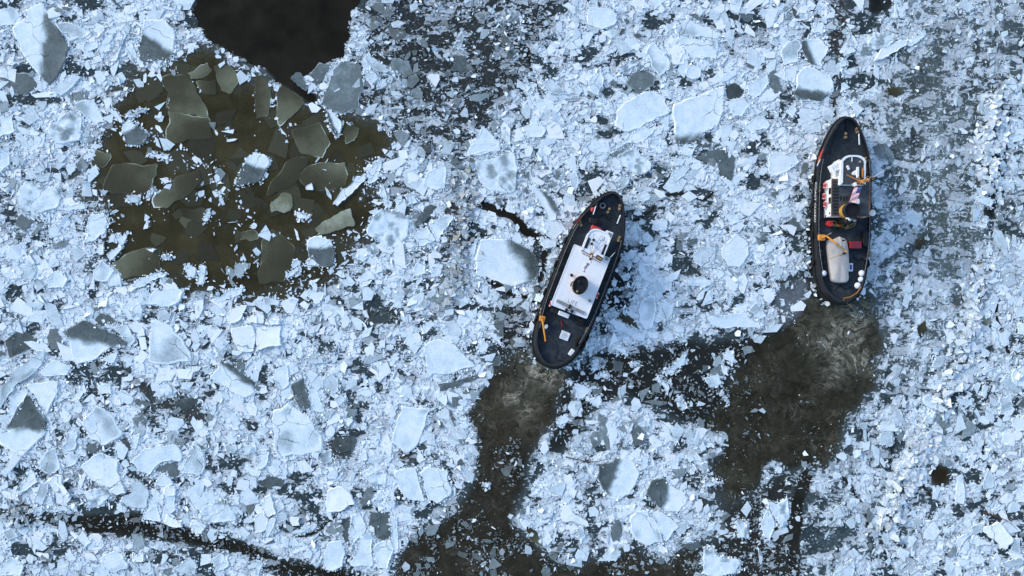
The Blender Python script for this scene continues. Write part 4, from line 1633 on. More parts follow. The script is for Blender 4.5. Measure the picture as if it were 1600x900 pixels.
def roof_with_rim(root, poly, z, mat, rim_mat, rim_w, rim_h, open_aft=False):
    Shape().prism(poly, z - 0.12, z, 0.0, 1.0).build("roof", mat, root)
    n = len(poly)
    cx, cy = sum(p[0] for p in poly) / n, sum(p[1] for p in poly) / n
    sh = Shape()

    def inset(p):
        dx, dy = p[0] - cx, p[1] - cy
        return (p[0] - math.copysign(min(rim_w, abs(dx)), dx), p[1] - math.copysign(min(rim_w, abs(dy)), dy))
    ring_o = [(p[0] * 1.004, p[1], z + 0.003) for p in poly]
    ring_t = [(p[0] * 1.004, p[1], z + rim_h) for p in poly]
    ring_i = [(*inset(p), z + rim_h) for p in poly]
    ring_b = [(*inset(p), z + 0.003) for p in poly]
    rs = ring_o + ring_t + ring_i + ring_b
    for k in range(3):
        for i in range(n):
            if open_aft and i == 0:
                continue
            sh.add([rs[k * n + i], rs[k * n + (i + 1) % n], rs[(k + 1) * n + (i + 1) % n], rs[(k + 1) * n + i]], [(0, 1, 2, 3)])
    return sh.build("roof_rim", rim_mat, root)


def life_ring(px, py, z, boat, face, label):
    """Ring hanging on a wall; face: direction the wall looks (boat-local)."""
    (bx, by, _), rot = BOATS[boat]
    x, y, _ = P(px, py, z)
    nx, ny = face[0] * math.cos(rot) - face[1] * math.sin(rot), face[0] * math.sin(rot) + face[1] * math.cos(rot)
    t = Vector((-ny, nx, 0))
    pts = [Vector((0, 0, 0)) + t * 0.30 * math.cos(a) + Vector((0, 0, 1)) * 0.30 * math.sin(a) for a in [2 * math.pi * k / 20 for k in range(20)]]
    root = empty("life_ring", (x, y, z), 0, label, "life ring", "life rings on the deckhouses")
    Shape().tube(pts, 0.085, 8, True).build("ring", "red", root, True)
    for k in range(4):
        a = math.pi / 4 + k * math.pi / 2
        q = [Vector((0, 0, 0)) + t * 0.30 * math.cos(a + d) + Vector((0, 0, 1)) * 0.30 * math.sin(a + d) for d in (-0.12, 0, 0.12)]
        Shape().tube(q, 0.092, 8).build("band", "white", root, True)


# ------------------------------------------------------------------ the boat with the white roof
def white_tug():
    root, L, bitts, hull = make_tug("a", "tugboat", "tugboat with a bright white deckhouse roof and oval black funnel, slanting to the right")
    zr = 3.9
    cx, cy, _ = L(907, 439.8, zr)
    hw, hl = 2.04, 3.42
    y0, y1 = cy - hl, cy + hl
    poly = [(cx - hw + .12, y0), (cx + hw - .12, y0), (cx + hw, y0 + .12), (cx + hw, y1 - .12), (cx + hw - .12, y1), (cx - hw + .12, y1), (cx - hw, y1 - .12), (cx - hw, y0 + .12)]
    zd = 1.2
    inner = [(cx + (x - cx) * 0.965, cy + (y - cy) * 0.985) for x, y in poly]
    Shape().prism(inner, zd, zr - 0.12).build("deckhouse_wall", "white", root)
    roof_with_rim(root, poly, zr, "snow", "white", 0.07, 0.05)
    # plate seams, edge rail and soot round the funnel
    sh = Shape()
    for k in range(1, 5):
        yy = y0 + (y1 - y0) * k / 5 + 0.13
        sh.box(cx, yy, zr + 0.002, zr + 0.012, 2 * hw - 0.3, 0.025, 0, 0.004)
    sh.box(cx - 0.7, cy, zr + 0.003, zr + 0.014, 0.025, 2 * hl - 0.3, 0, 0.004)
    sh.build("roof_seam", "foam", root)
    sh = Shape()
    for sd in (-1, 1):
        sh.tube([(cx + sd * (hw - .06), y0 + .1, zr + .32), (cx + sd * (hw - .06), y1 - .5, zr + .32)], 0.018, 5)
        for k in range(6):
            yy = y0 + .1 + (y1 - y0 - .6) * k / 5
            sh.tube([(cx + sd * (hw - .06), yy, zr), (cx + sd * (hw - .06), yy, zr + .32)], 0.016, 5)
    sh.build("roof_rail", "white", root)
    # wheelhouse
    wx, _, _ = L(931.3, 383.0, 5.1)
    wf, wa = L(932.0, 356.8, 5.1)[1], L(925.5, 399.5, 5.1)[1]
    wp = rounded_front(1.2, wa, wf, 0.95)
    wp = [(x + wx, y) for x, y in wp]
    wi = [(wx + (x - wx) * 0.95, wa + (y - wa) * 0.97) for x, y in wp]
    Shape().prism(wi, zd + 0.1, 4.98).build("wheelhouse_wall", "white", root)
    roof_with_rim(root, wp, 5.1, "snow", "white", 0.13, 0.10, True)
    win = []
    for k in range(4):
        for sd in (-1, 1):
            win.append(((cx + sd * hw * 0.965, y0 + 0.9 + 1.55 * k), (0, 1), 0.6, 2.5, 3.2, (sd, 0)))
    for i in range(2, len(wi) - 1):
        a, b = wi[i], wi[i + 1]
        t = Vector((b[0] - a[0], b[1] - a[1]))
        if 0.25 < t.length < 1.2:
            t2 = t.normalized()
            win.append((((a[0] + b[0]) / 2, (a[1] + b[1]) / 2), (t2.x, t2.y), t.length * 0.72, 3.9, 4.6, (t2.y, -t2.x)))
    for k in range(3):
        for sd in (-1, 1):
            win.append(((wx + sd * 1.2 * 0.95, wa + 0.35 + 0.62 * k), (0, 1), 0.5, 4.1, 4.6, (sd, 0)))
    windows_on(root, win)
    # door aft
    d = Shape().box(cx + 0.9, y0 * 1.0 + 0.02, 1.35, 3.2, 0.75, 0.12).build("door", "steel", root)
    Shape().box(cx + 0.65, y0 - 0.06, 2.2, 2.3, 0.12, 0.06).build("handle", "black", d)
    # black hatch strips on the wheelhouse roof
    for px, py in ((917.4, 379.6), (944.6, 390.2)):
        x, y, _ = L(px, py, 5.15)
        Shape().box(x, y, 5.103, 5.16, 0.36, 1.12).build("skylight", "black", root)
    # corner locker on the bridge wing and its vent panel
    x, y, _ = L(952.6, 367.8, 4.9)
    lk = Shape().box(x - 0.1, y, 3.9, 4.86, 0.75, 0.8).build("wing_box", "white", root)
    Shape().box(x - 0.02, y + 0.05, 4.863, 4.90, 0.42, 0.45).build("vent_panel", "steel", lk)
    # framed hatch with dark marks
    x, y, _ = L(940.7, 372.8, 5.1)
    ht = Shape().box(x, y, 5.103, 5.125, 0.5, 0.5, 0.05).build("roof_hatch", "steel", root)
    Shape().box(x, y, 5.127, 5.14, 0.4, 0.4, 0.05).build("hatch_lid", "snow", ht)
    lettering("15", 0.34, "ink", "hatch_mark", ht, lambda u, w: (x - 0.17 + u, y - 0.12 + w, 5.143))
    # red horn box ahead of the wheelhouse
    x, y, _ = L(932.5, 354.0, 3.4)
    Shape().box(x, wf + 0.12, 2.6, 3.5, 1.05, 0.42, 0, 0.06).build("red_locker", "red", root)
    # funnel
    fx, fy, _ = L(907.0, 445.5, 5.9)
    prof = [(0.80, zr - 0.1), (0.80, 5.2)]
    cas = Shape().lathe(prof, fx, fy, 28, 0.95, 1.22).build("funnel", "buff", root, True)
    Shape().lathe([(0.815, 5.0), (0.815, 5.9), (0.77, 5.94), (0.74, 5.94), (0.70, 5.7)], fx, fy, 28, 0.95, 1.22).build("funnel_cap", "black", cas, True)
    for px, py in ((901.8, 455.2),):
        x, y, _ = L(px, py, 6.0)
        Shape().tube([(x, y, 4.0), (x, y, 6.0)], 0.13, 10).build("exhaust_pipe", "bitt", cas, True)
    x, y, _ = L(907, 441, 6.0)
    Shape().tube([(x - .2, y, 5.3), (x - .2, y, 6.0)], 0.2, 12).build("exhaust_pipe", "black", cas, True)
    # ladder rungs on the left of the funnel
    sh = Shape()
    for k in range(6):
        sh.tube([(fx - 0.82, fy - 0.5 + 0.03 * k, 4.2 + 0.3 * k), (fx - 0.9, fy - 0.2, 4.2 + 0.3 * k), (fx - 0.82, fy + 0.1, 4.2 + 0.3 * k)], 0.025, 5)
    sh.build("ladder", "black", cas)
    # grey gangway board lashed across the roof, with its clamp
    a, b = L(869.8, 469.6, 4.3), L(913.4, 489.6, 4.3)
    mid = ((a[0] + b[0]) / 2, (a[1] + b[1]) / 2)
    ang = math.atan2(b[1] - a[1], b[0] - a[0])
    Ln = math.hypot(b[0] - a[0], b[1] - a[1])
    bd = Shape().box(mid[0], mid[1], 4.0, 4.14, Ln, 0.34, ang).build("boarding_plank", "steel", root)
    Shape().box(mid[0] - 0.1, mid[1], 3.92, 4.24, 0.18, 0.5, ang).build("clamp", "black", bd)
    for k in (-0.35, 0.35):
        Shape().box(mid[0] + k * Ln * math.cos(ang), mid[1] + k * Ln * math.sin(ang), 3.91, 4.0, 0.15, 0.4, ang).build("chock", "white", bd)
    x, y, _ = L(889.5, 468, zr)
    lettering("LIFE", 0.62, "ink", "roof_lettering", root, lambda u, w: (x - 0.1 + u, y - 0.35 + w, zr + 0.006), 1.05)
    for px, py in ((885, 484), (893.5, 486.5), (954 - 6, 405), (893, 430), (921, 470)):
        x, y, _ = L(px, py, zr)
        Shape().lathe([(0.12, zr - 0.02), (0.12, zr + 0.12), (0.17, zr + 0.14), (0.17, zr + 0.2), (0.05, zr + 0.24)], x, y, 10).build("roof_vent", "black" if px < 900 else "steel", root, True)
    # mast: raked pole, crosstrees, lamp, radar, stays
    m0, m1 = L(928.5, 384, 5.1), L(922.5, 405, 10.5)
    ms = Shape().tube([m0, m1], 0.09, 8, taper=0.05).build("mast", "white", root, True)
    q = lambda t: [m0[i] + (m1[i] - m0[i]) * t for i in range(3)]
    c0 = q(0.72)
    Shape().tube([(c0[0] - 1.15, c0[1] + 0.1, c0[2]), (c0[0] + 1.15, c0[1] - 0.1, c0[2])], 0.05, 6).build("crosstree", "brown", ms, True)
    Shape().tube([(c0[0] - 0.95, c0[1] - 0.12, c0[2] - .3), (c0[0] + 1.15, c0[1] - 0.35, c0[2] - .3)], 0.035, 6).build("crosstree", "bitt", ms, True)
    Shape().box(c0[0], c0[1] - 0.05, c0[2] - .15, c0[2] + .12, 0.34, 0.55, 0.2).build("masthead_platform", "brown", ms)
    Shape().lathe([(0.12, m1[2]), (0.14, m1[2] + .2), (0.08, m1[2] + .3)], m1[0], m1[1], 10).build("masthead_lamp", "black", ms, True)
    x, y, _ = L(936.5, 403.2, 5.9)
    rd = Shape().box(x, y, 5.5, 5.95, 0.75, 0.42, -0.15, 0.06).build("radar_scanner", "black", root)
    Shape().box(x + 0.05, y - 0.02, 5.953, 6.0, 0.5, 0.2, -0.15).build("scanner_cover", "bitt", rd)
    Shape().tube([(x, y, zr), (x, y, 5.55)], 0.12, 8).build("pedestal", "white", rd, True)
    sh = Shape()
    for dx, dy in ((-1.0, 1.4), (1.0, 1.4), (-0.5, 1.9), (0.6, 1.8)):
        sh.tube([c0, (m0[0] + dx, m0[1] + dy * 0.6, 5.12)], 0.018, 5)
    sh.build("stays", "black", ms)
    a, b = L(952.7, 403.0, 4.0), L(961.5, 394.0, 8.0)
    Shape().tube([a, b], 0.04, 6, taper=0.015).build("whip_antenna", "white", root, True)
    for px, py in ((927.5, 375), (924.5, 381)):
        x, y, _ = L(px, py, 5.3)
        Shape().lathe([(0.09, 5.1), (0.09, 5.3), (0.15, 5.34), (0.15, 5.42)], x, y, 10).build("roof_lamp", "black", root, True)
    x, y, _ = L(918.0, 411.0, 7.2)
    make_flag(root, (x, y, 7.2), (-0.15, -0.95, -0.55), (0.28, 0.06, -0.6), 0.4)
    x, y, _ = L(923.5, 411, 7.0)
    Shape().tube([(x, y + .5, 7.6), (x, y, 6.6)], 0.03, 5).build("gaff", "brown", ms, True)
    # deck fittings
    zd0 = 1.3
    x, y, _ = L(882.5, 524.5, zd0)
    hh = Shape().box(x, y, zd0 - 0.05, zd0 + 0.18, 1.0, 0.92, 0.0, 0.05).build("deck_hatch", "white", root)
    sh = Shape()
    for rr, r2 in ((0.26, 0.22), (0.07, 0.0)):
        v = [(x + r_ * math.cos(2 * math.pi * k / 24), y + r_ * math.sin(2 * math.pi * k / 24), zd0 + 0.184) for r_ in (rr, r2) for k in range(24)]
        sh.add(v, [(k, (k + 1) % 24, 24 + (k + 1) % 24, 24 + k) for k in range(24)])
    sh.build("hatch_ring", "black", hh)
    x, y, _ = L(881.0, 491.5, 2.1)
    Shape().box(x, y, 1.3, 2.1, 1.2, 0.48, 0, 0.05).build("deck_locker", "white", root)
    x, y, _ = L(893.2, 551.0, 1.9)
    Shape().box(x, y, 1.4, 1.9, 0.46, 0.74, -0.25, 0.04).build("deck_locker", "white", root)
    # black blocks right behind the house, standing in for its shade
    x, y, _ = L(906, 503, 1.8)
    w = Shape().box(x, y, 1.2, 1.85, 0.9, 0.6, 0.1, 0.06).build("shade_winch", "black", root)
    Shape().tube([(x - .5, y, 1.6), (x + .5, y, 1.6)], 0.26, 14).build("drum", "rubber", w, True)
    x, y, _ = L(866, 486, 1.8)
    Shape().box(x, y, 1.2, 1.9, 0.8, 0.55, 0.0, 0.06).build("shade_block", "black", root)
    x, y, _ = L(907, 537, 1.5)
    sh = Shape()
    for k in range(7):
        sh.tube([(x + (0.55 - .05 * k) * math.cos(a), y + (0.75 - .05 * k) * math.sin(a), 1.42 + 0.08 * (k % 4)) for a in [2 * math.pi * i / 18 for i in range(18)]], 0.06, 6, True)
    sh.build("dark_rings", "rubber", root, True)  # dark rings added over a black blob on the deck
    # small reddish stand
    x, y, _ = L(878, 508, 1.6)
    sh = Shape()
    sh.tube([(x - .25, y + .45, 1.3), (x, y, 1.75), (x + .1, y - .35, 1.3)], 0.06, 6)
    sh.tube([(x, y, 1.7), (x + .45, y + .15, 1.35)], 0.05, 6)
    sh.tube([(x - .05, y + .1, 1.3), (x - .05, y + .1, 1.75)], 0.1, 8)
    sh.build("tow_hook", "maroon", root, True)
    # davit
    bx, by, _ = L(847.3, 498.0, 2.4)
    dv = Shape().box(bx, by, 1.3, 2.4, 0.62, 0.58, 0.15, 0.06).build("davit", "orange", root)
    Shape().lathe([(0.12, 2.39), (0.12, 2.5), (0.05, 2.53)], bx, by, 12).build("pivot", "brown", dv, True)
    e = L(852.4, 533.5, 2.6)
    Shape().tube([(bx, by, 2.5), e], 0.12, 8, taper=0.07).build("davit_arm", "orange", dv, True)
    x, y, _ = L(853.6, 510.2, 1.7)
    Shape().lathe([(0.12, 1.3), (0.2, 1.4), (0.2, 1.75), (0.12, 1.85)], x, y, 14, 0.9, 1.35).build("canister", "foam", root, True)
    # rope rail, white handrail, bitts
    for a, b, r_, mt in ((L(933.5, 317.5, 2.9), L(925.5, 336.5, 2.9), 0.07, "cap"), (L(969.5, 336, 2.7), L(964.2, 349.5, 2.7), 0.06, "white"), (L(931, 322, 3), L(927, 335, 3), 0.05, "foam")):
        Shape().tube([a, b], r_, 7).build("handrail", mt, root, True)
    x, y, _ = L(927, 345, 2.2)
    wd = Shape().box(x, y, 1.6, 2.4, 0.9, 0.6, 0.2, 0.08).build("windlass", "black", root)
    Shape().tube([(x - .6, y - .1, 2.1), (x + .6, y + .1, 2.1)], 0.24, 12).build("drum", "rubber", wd, True)
    x, y, _ = L(942.0, 321.0, 2.3)
    Shape().tube([(x + 0.27 * math.cos(a), y + 0.27 * math.sin(a), 2.12) for a in [2 * math.pi * i / 18 for i in range(18)]], 0.07, 8, True).build("hawse_ring", "steel", root, True)
    for px, py, an in ((951, 329, -0.1), (907, 349, 0.6), (967.5, 373.5, 0.0), (968.5, 324, 0.3), (845.5, 486, 0.2), (917.5, 516, 0.1)):
        bitts(px, py, an + 0.0)
    for k, pts in enumerate((((858, 520), (866, 530), (872, 548), (868, 560), (878, 564)), ((935, 340), (944, 336), (950, 344), (957, 340)), ((893, 372), (888, 384), (884, 398), (879, 410)))):
        w_ = [L(px, py, 1.4) for px, py in pts]
        w_ = [(p[0], p[1], float(deck_z(p[1])) + 0.09) for p in w_]
        Shape().tube([tuple(p) for p in spline(w_, 6)], 0.035, 6).build("deck_rope", "cap" if k != 1 else "rubber", root, True)
    life_ring(893.6, 396.0, 3.2, "a", (-1, 0), "red life ring on the left wall of the white deckhouse, beside its front corner")
    life_ring(880.2, 432.0, 3.2, "a", (-1, 0), "red life ring halfway along the left wall of the white deckhouse")
    life_ring(860.4, 474.5, 3.3, "a", (-1, 0), "red life ring at the aft left corner of the white deckhouse")
    life_ring(933.2, 462.0, 3.3, "a", (1, 0), "red life ring on the shaded right wall of the white deckhouse")
    return root, L


# ------------------------------------------------------------------ the boat with the grey roof
def grey_tug():
    root, L, bitts, hull = make_tug("b", "tugboat", "tugboat with dark grey deckhouse roof and a tarpaulin covered boat on its aft deck")
    zr = 3.85
    x0, x1 = L(1299.0, 310, zr)[0], L(1358.6, 310, zr)[0]
    y1, y0 = L(1330, 279.5, zr)[1], L(1330, 338.5, zr)[1]
    cx, cy = (x0 + x1) / 2, (y0 + y1) / 2
    poly = [(x0, y0), (x1, y0), (x1, y1), (x0, y1)]
    inner = [(cx + (x - cx) * 0.985, cy + (y - cy) * 0.985) for x, y in poly]
    zd = 1.2
    Shape().prism(inner, zd, zr - 0.12).build("deckhouse_wall", "white", root)
    roof_with_rim(root, poly, zr, "roofgrey", "brown", 0.05, 0.04)
    wx = (L(1314.4, 262, 5.0)[0] + L(1352.2, 262, 5.0)[0]) / 2
    hw = (L(1352.2, 262, 5.0)[0] - L(1314.4, 262, 5.0)[0]) / 2
    wf, wa = L(1333, 242.5, 5.0)[1], L(1333, 288.5, 5.0)[1]
    wp = [(x + wx, y) for x, y in rounded_front(hw, wa, wf, 0.95)]
    wi = [(wx + (x - wx) * 0.96, wa + (y - wa) * 0.975) for x, y in wp]
    Shape().prism(wi, zd + .1, 4.88).build("wheelhouse_wall", "white", root)
    roof_with_rim(root, wp, 5.0, "roofgrey", "white", 0.17, 0.12, True)
    win = []
    for k in range(2):
        win.append(((cx - (x1 - x0) / 2 * 0.985, y1 - 1.25 - 1.0 * k), (0, 1), 0.62, 2.9, 3.6, (-1, 0)))
        win.append(((cx + (x1 - x0) / 2 * 0.985, y1 - 1.25 - 1.0 * k), (0, 1), 0.62, 2.9, 3.6, (1, 0)))
    for i in range(2, len(wi) - 1):
        a, b = wi[i], wi[i + 1]
        t = Vector((b[0] - a[0], b[1] - a[1]))
        if 0.2 < t.length < 1.2:
            t2 = t.normalized()
            win.append((((a[0] + b[0]) / 2, (a[1] + b[1]) / 2), (t2.x, t2.y), t.length * 0.72, 3.8, 4.5, (t2.y, -t2.x)))
    windows_on(root, win)
    # small dark ports low on the port wall
    for py, z in ((322, 2.1), (333, 3.3), (338, 1.9)):
        y = L(1296, py, z)[1]
        sh = Shape().box(cx - (x1 - x0) / 2 * 0.985 - 0.01, y, z - .12, z + .12, 0.06, 0.24)
        sh.build("porthole", "glass", root)
    d = Shape().box(cx + 1.2, y0 + 0.03, 1.35, 3.2, 0.75, 0.1).build("door", "maroon", root)
    Shape().box(cx + 0.95, y0 - 0.05, 2.2, 2.3, 0.12, 0.06).build("handle", "black", d)
    # dark gratings on the roof
    sh = Shape()
    for k in range(11):
        x, y, _ = L(1305.6, 284.5 + 4.9 * k, zr)
        sh.box(x, y, zr + .004, zr + 0.05, 0.56, 0.17, 0, 0.01)
    sh.build("roof_grating", "black", root)
    sh = Shape()
    for k in range(5):
        x, y, _ = L(1313.5 + 4.6 * k, 310.3, zr)
        sh.box(x, y, zr + .004, zr + 0.05, 0.15, 0.48, 0, 0.01)
    sh.build("roof_grating", "black", root)
    # wing box
    q = [L(px, py, 4.4) for px, py in ((1302.3, 269), (1314.4, 263), (1309.8, 252.5), (1297.4, 258.8))]
    wb = Shape().prism([(p[0], p[1]) for p in q], 3.4, 4.4, 0.04).build("wing_box", "white", root)
    c_ = (sum(p[0] for p in q) / 4, sum(p[1] for p in q) / 4)
    ux = Vector((q[1][0] - q[0][0], q[1][1] - q[0][1])).normalized()
    uy = Vector((-ux.y, ux.x))

    def onbox(u, w):
        return (c_[0] - 0.42 * ux.x - 0.2 * uy.x + ux.x * u + uy.x * w, c_[1] - 0.42 * ux.y - 0.2 * uy.y + ux.y * u + uy.y * w, 4.406)
    lettering("110", 0.52, "ink", "box_marking", wb, onbox, 1.0)
    # funnel
    fx, fy, _ = L(1332.0, 328.4, 5.5)
    cas = Shape().lathe([(0.88, zr - .1), (0.86, 5.2)], fx, fy, 28, 1.0, 0.9).build("funnel", "buff", root, True)
    Shape().lathe([(0.885, 4.85), (0.885, 5.5), (0.83, 5.55), (0.78, 5.55), (0.74, 5.25)], fx, fy, 28, 1.0, 0.9).build("funnel_cap", "black", cas, True)
    for px, py, r_, mt in ((1327.0, 340.0, 0.15, "foam"), (1334.8, 341.5, 0.16, "steel")):
        x, y, _ = L(px, py, 5.2)
        Shape().tube([(x, y, 3.8), (x, y, 5.0), (x + .05, y - .25, 5.25)], r_, 10).build("exhaust_pipe", mt, cas, True)
    x, y, _ = L(1331, 343.0, 4.6)
    Shape().box(x, y, 1.5, 4.5, 1.25, 0.65, 0, 0.08).build("engine_casing", "black", root)
    # mast with raking legs
    m0, m1 = L(1334.5, 286, 5.0), L(1367.5, 279.0, 12.0)
    ms = Shape().tube([m0, m1], 0.10, 8, taper=0.06).build("mast", "brown", root, True)
    qq = lambda t: tuple(m0[i] + (m1[i] - m0[i]) * t for i in range(3))
    for a in (L(1322.5, 273, 5.02), L(1338, 271, 5.02)):
        Shape().tube([a, qq(0.35)], 0.05, 6).build("mast_leg", "brown", ms, True)
    for t, w, mt in ((0.42, 0.95, "brown"), (0.62, 0.7, "bitt"), (0.8, 0.45, "brown")):
        p = qq(t)
        Shape().tube([(p[0] - w * .6, p[1] - w * .55, p[2]), (p[0] + w * .6, p[1] + w * .55, p[2])], 0.045, 6).build("crosstree", mt, ms, True)
    p = qq(0.5)
    Shape().box(p[0], p[1], p[2] - .1, p[2] + .1, 0.5, 0.35, 0.3).build("masthead_platform", "orange", ms)
    for t, mt in ((0.28, "foam"), (0.2, "steel")):
        p = qq(t)
        Shape().box(p[0] - 0.45, p[1] - 0.28, p[2] - .15, p[2] + .15, 0.3, 0.34, 0.5, 0.05).build("lamp_box", mt, ms)
    Shape().lathe([(0.14, 11.9), (0.18, 12.0), (0.18, 12.25), (0.08, 12.35)], m1[0], m1[1], 12).build("masthead_lamp", "black", ms, True)
    p = qq(0.85)
    Shape().box(p[0], p[1], p[2], p[2] + .28, 0.45, 0.3, 0.2, 0.05).build("lamp_box", "black", ms)
    a, b = L(1356.5, 281, 8.5), L(1384, 265.5, 12.0)
    Shape().tube([qq(0.5), a, b], 0.045, 6, taper=0.015).build("whip_antenna", "white", ms, True)
    Shape().ball(a, 0.14).build("antenna_foot", "white", ms, True)
    # radar
    x, y, _ = L(1340.5, 269.5, 6.0)
    rd = Shape().box(x, y, 5.85, 6.02, 0.26, 1.15, 0.0, 0.06).build("radar_scanner", "white", root)
    Shape().lathe([(0.2, 5.0), (0.16, 5.6), (0.26, 5.65), (0.26, 5.86)], x - 0.12, y, 14).build("pedestal", "foam", rd, True)
    x, y, _ = L(1348.2, 270.5, 5.2)
    Shape().box(x, y, 5.003, 5.2, 0.13, 0.95, 0, 0.03).build("orange_pole", "orange", root)
    x, y, _ = L(1343.5, 272, 5.2)
    Shape().box(x, y, 5.003, 5.12, 0.2, 1.3, 0, 0.03).build("roof_locker", "black", root)
    for px, py, mt in ((1324.5, 260.5, "foam"), (1326, 263.5, "foam"), (1344, 252.8, "steel")):
        x, y, _ = L(px, py, 5.3)
        Shape().lathe([(0.07, 5.0), (0.07, 5.2), (0.13, 5.24), (0.13, 5.36), (0.05, 5.42)], x, y, 10).build("roof_lamp", mt, root, True)
    a, b = L(1331.3, 245.5, 5.2), L(1331.1, 252.5, 5.2)
    Shape().tube([a, b], 0.045, 6).build("horn", "white", root, True)
    x, y, _ = L(1346.5, 292.5, 7.2)
    make_flag(root, (x, y, 7.3), (-0.28, -1.45, -0.7), (-0.72, -0.02, -0.35), 1.3)
    x, y, _ = L(1339.0, 314.5, 4.6)
    Shape().box(x, y, zr, 4.6, 0.6, 0.5, 0.05, 0.05).build("roof_box", "foam", root)
    # davit with its slung boom
    bx, by, _ = L(1284.5, 371.0, 2.4)
    dv = Shape().box(bx, by, 1.25, 2.4, 0.72, 0.62, 0, 0.06).build("davit", "orange", root)
    Shape().box(bx + 0.0, by, 2.403, 2.46, 0.3, 0.3, 0.7, 0.03).build("pivot", "brown", dv)
    a, b = L(1291.0, 368.5, 2.9), L(1323.5, 394.0, 3.7)
    Shape().tube([(bx, by, 2.45), a, b], 0.10, 8).build("davit_arm", "orange", dv, True)
    am = [a[i] + (b[i] - a[i]) * 0.5 for i in range(3)]
    Shape().tube([am, b], 0.15, 8, taper=0.09).build("boom_sleeve", "bitt", dv, True)
    Shape().tube([L(1293.5, 367, 3.0), L(1299, 364, 3.0)], 0.06, 6).build("crank", "steel", dv, True)
    # white plate, deck bits
    x, y, _ = L(1329.3, 417.5, 1.5)
    pl = Shape().box(x, y, 1.3, 1.5, 0.5, 0.9, 0, 0.03).build("deck_hatch", "white", root)
    Shape().box(x + 0.02, y, 1.503, 1.52, 0.22, 0.5, 0, 0.02).build("hatch_window", "blue", pl)
    for px, py, an in ((1321.5, 211.5, 0.0), (1340, 203.5, 0.3), (1352.5, 250, 0.0), (1282, 248, -.2), (1280, 295, 0.0), (1281, 395, 0.0), (1359, 397, 0.0)):
        bitts(px, py, an)
    Shape().tube([L(1342.0, 209, 2.8), L(1342.8, 226, 2.6)], 0.07, 7).build("handrail", "foam", root, True)
    x, y, _ = L(1307.0, 199.0, 2.8)
    Shape().box(x, y, 2.0, 2.4, 0.25, 0.55, -0.5, 0.05).build("cleat", "bitt", root)
    x, y, _ = L(1322, 200, 2.3)
    Shape().tube([(x, y + .9, 2.12), (x, y - .8, 2.05)], 0.05, 6).build("anchor_chain", "rubber", root, True)
    # shadow of house and funnel on the deck, built as a black box
    x, y, _ = L(1354, 373, 2.0)
    Shape().box(x, y, 1.25, 2.15, 0.75, 1.5, 0.0, 0.1).build("shade_block", "black", root)
    # bent rope over the transom
    Shape().tube([L(1318, 468.5, 2.1), L(1324, 474, 1.4), L(1330, 479.5, 0.5)], 0.05, 6).build("mooring_rope", "brown", root, True)
    Shape().tube([L(1318, 466.3, 2.15), L(1329, 464, 2.15), L(1339, 457.5, 2.15), L(1346, 448, 2.15)], 0.06, 6).build("sunlit_stern_strip", "brown", root, True)  # sunlight on the inner stern bulwark, put in as a brown tube
    for k, pts in enumerate((((1290, 395), (1286, 408), (1290, 420), (1284, 436)), ((1330, 448), (1320, 452), (1312, 447), (1303, 455)), ((1300, 222), (1296, 236), (1303, 246)), ((1333, 400), (1340, 408), (1348, 404), (1352, 414)))):
        w_ = [L(px, py, 1.4) for px, py in pts]
        w_ = [(p[0], p[1], float(deck_z(p[1])) + 0.09) for p in w_]
        Shape().tube([tuple(p) for p in spline(w_, 6)], 0.035, 6).build("deck_rope", "rubber" if k % 2 else "cap", root, True)
    # name on the port side, reading aft
    ya = L(1276, 285, 1.4)[1]
    lettering("COAST GUARD", 0.62, "foam", "hull_lettering", root,
              lambda u, w: hull_at(ya - u * 0.98, 1.04 + w * 2.0, -1, 0.02), 1.02)
    for px, py, z, lb in ((1289.5, 290.0, 2.3, "front"), (1287.8, 307, 1.9, "middle"), (1290, 319.5, 2.3, "rear")):
        life_ring(px - 1.0, py, z, "b", (-1, 0), {"front": "red life ring foremost on the left wall of the grey roofed tugboat's deckhouse",
                                           "middle": "red life ring in the middle of the left wall under the grey roof",
                                           "rear": "red life ring on the grey roofed tugboat's left wall, nearest its funnel"}[lb])
    return root, L


tug_a, LA = white_tug()
tug_b, LB = grey_tug()


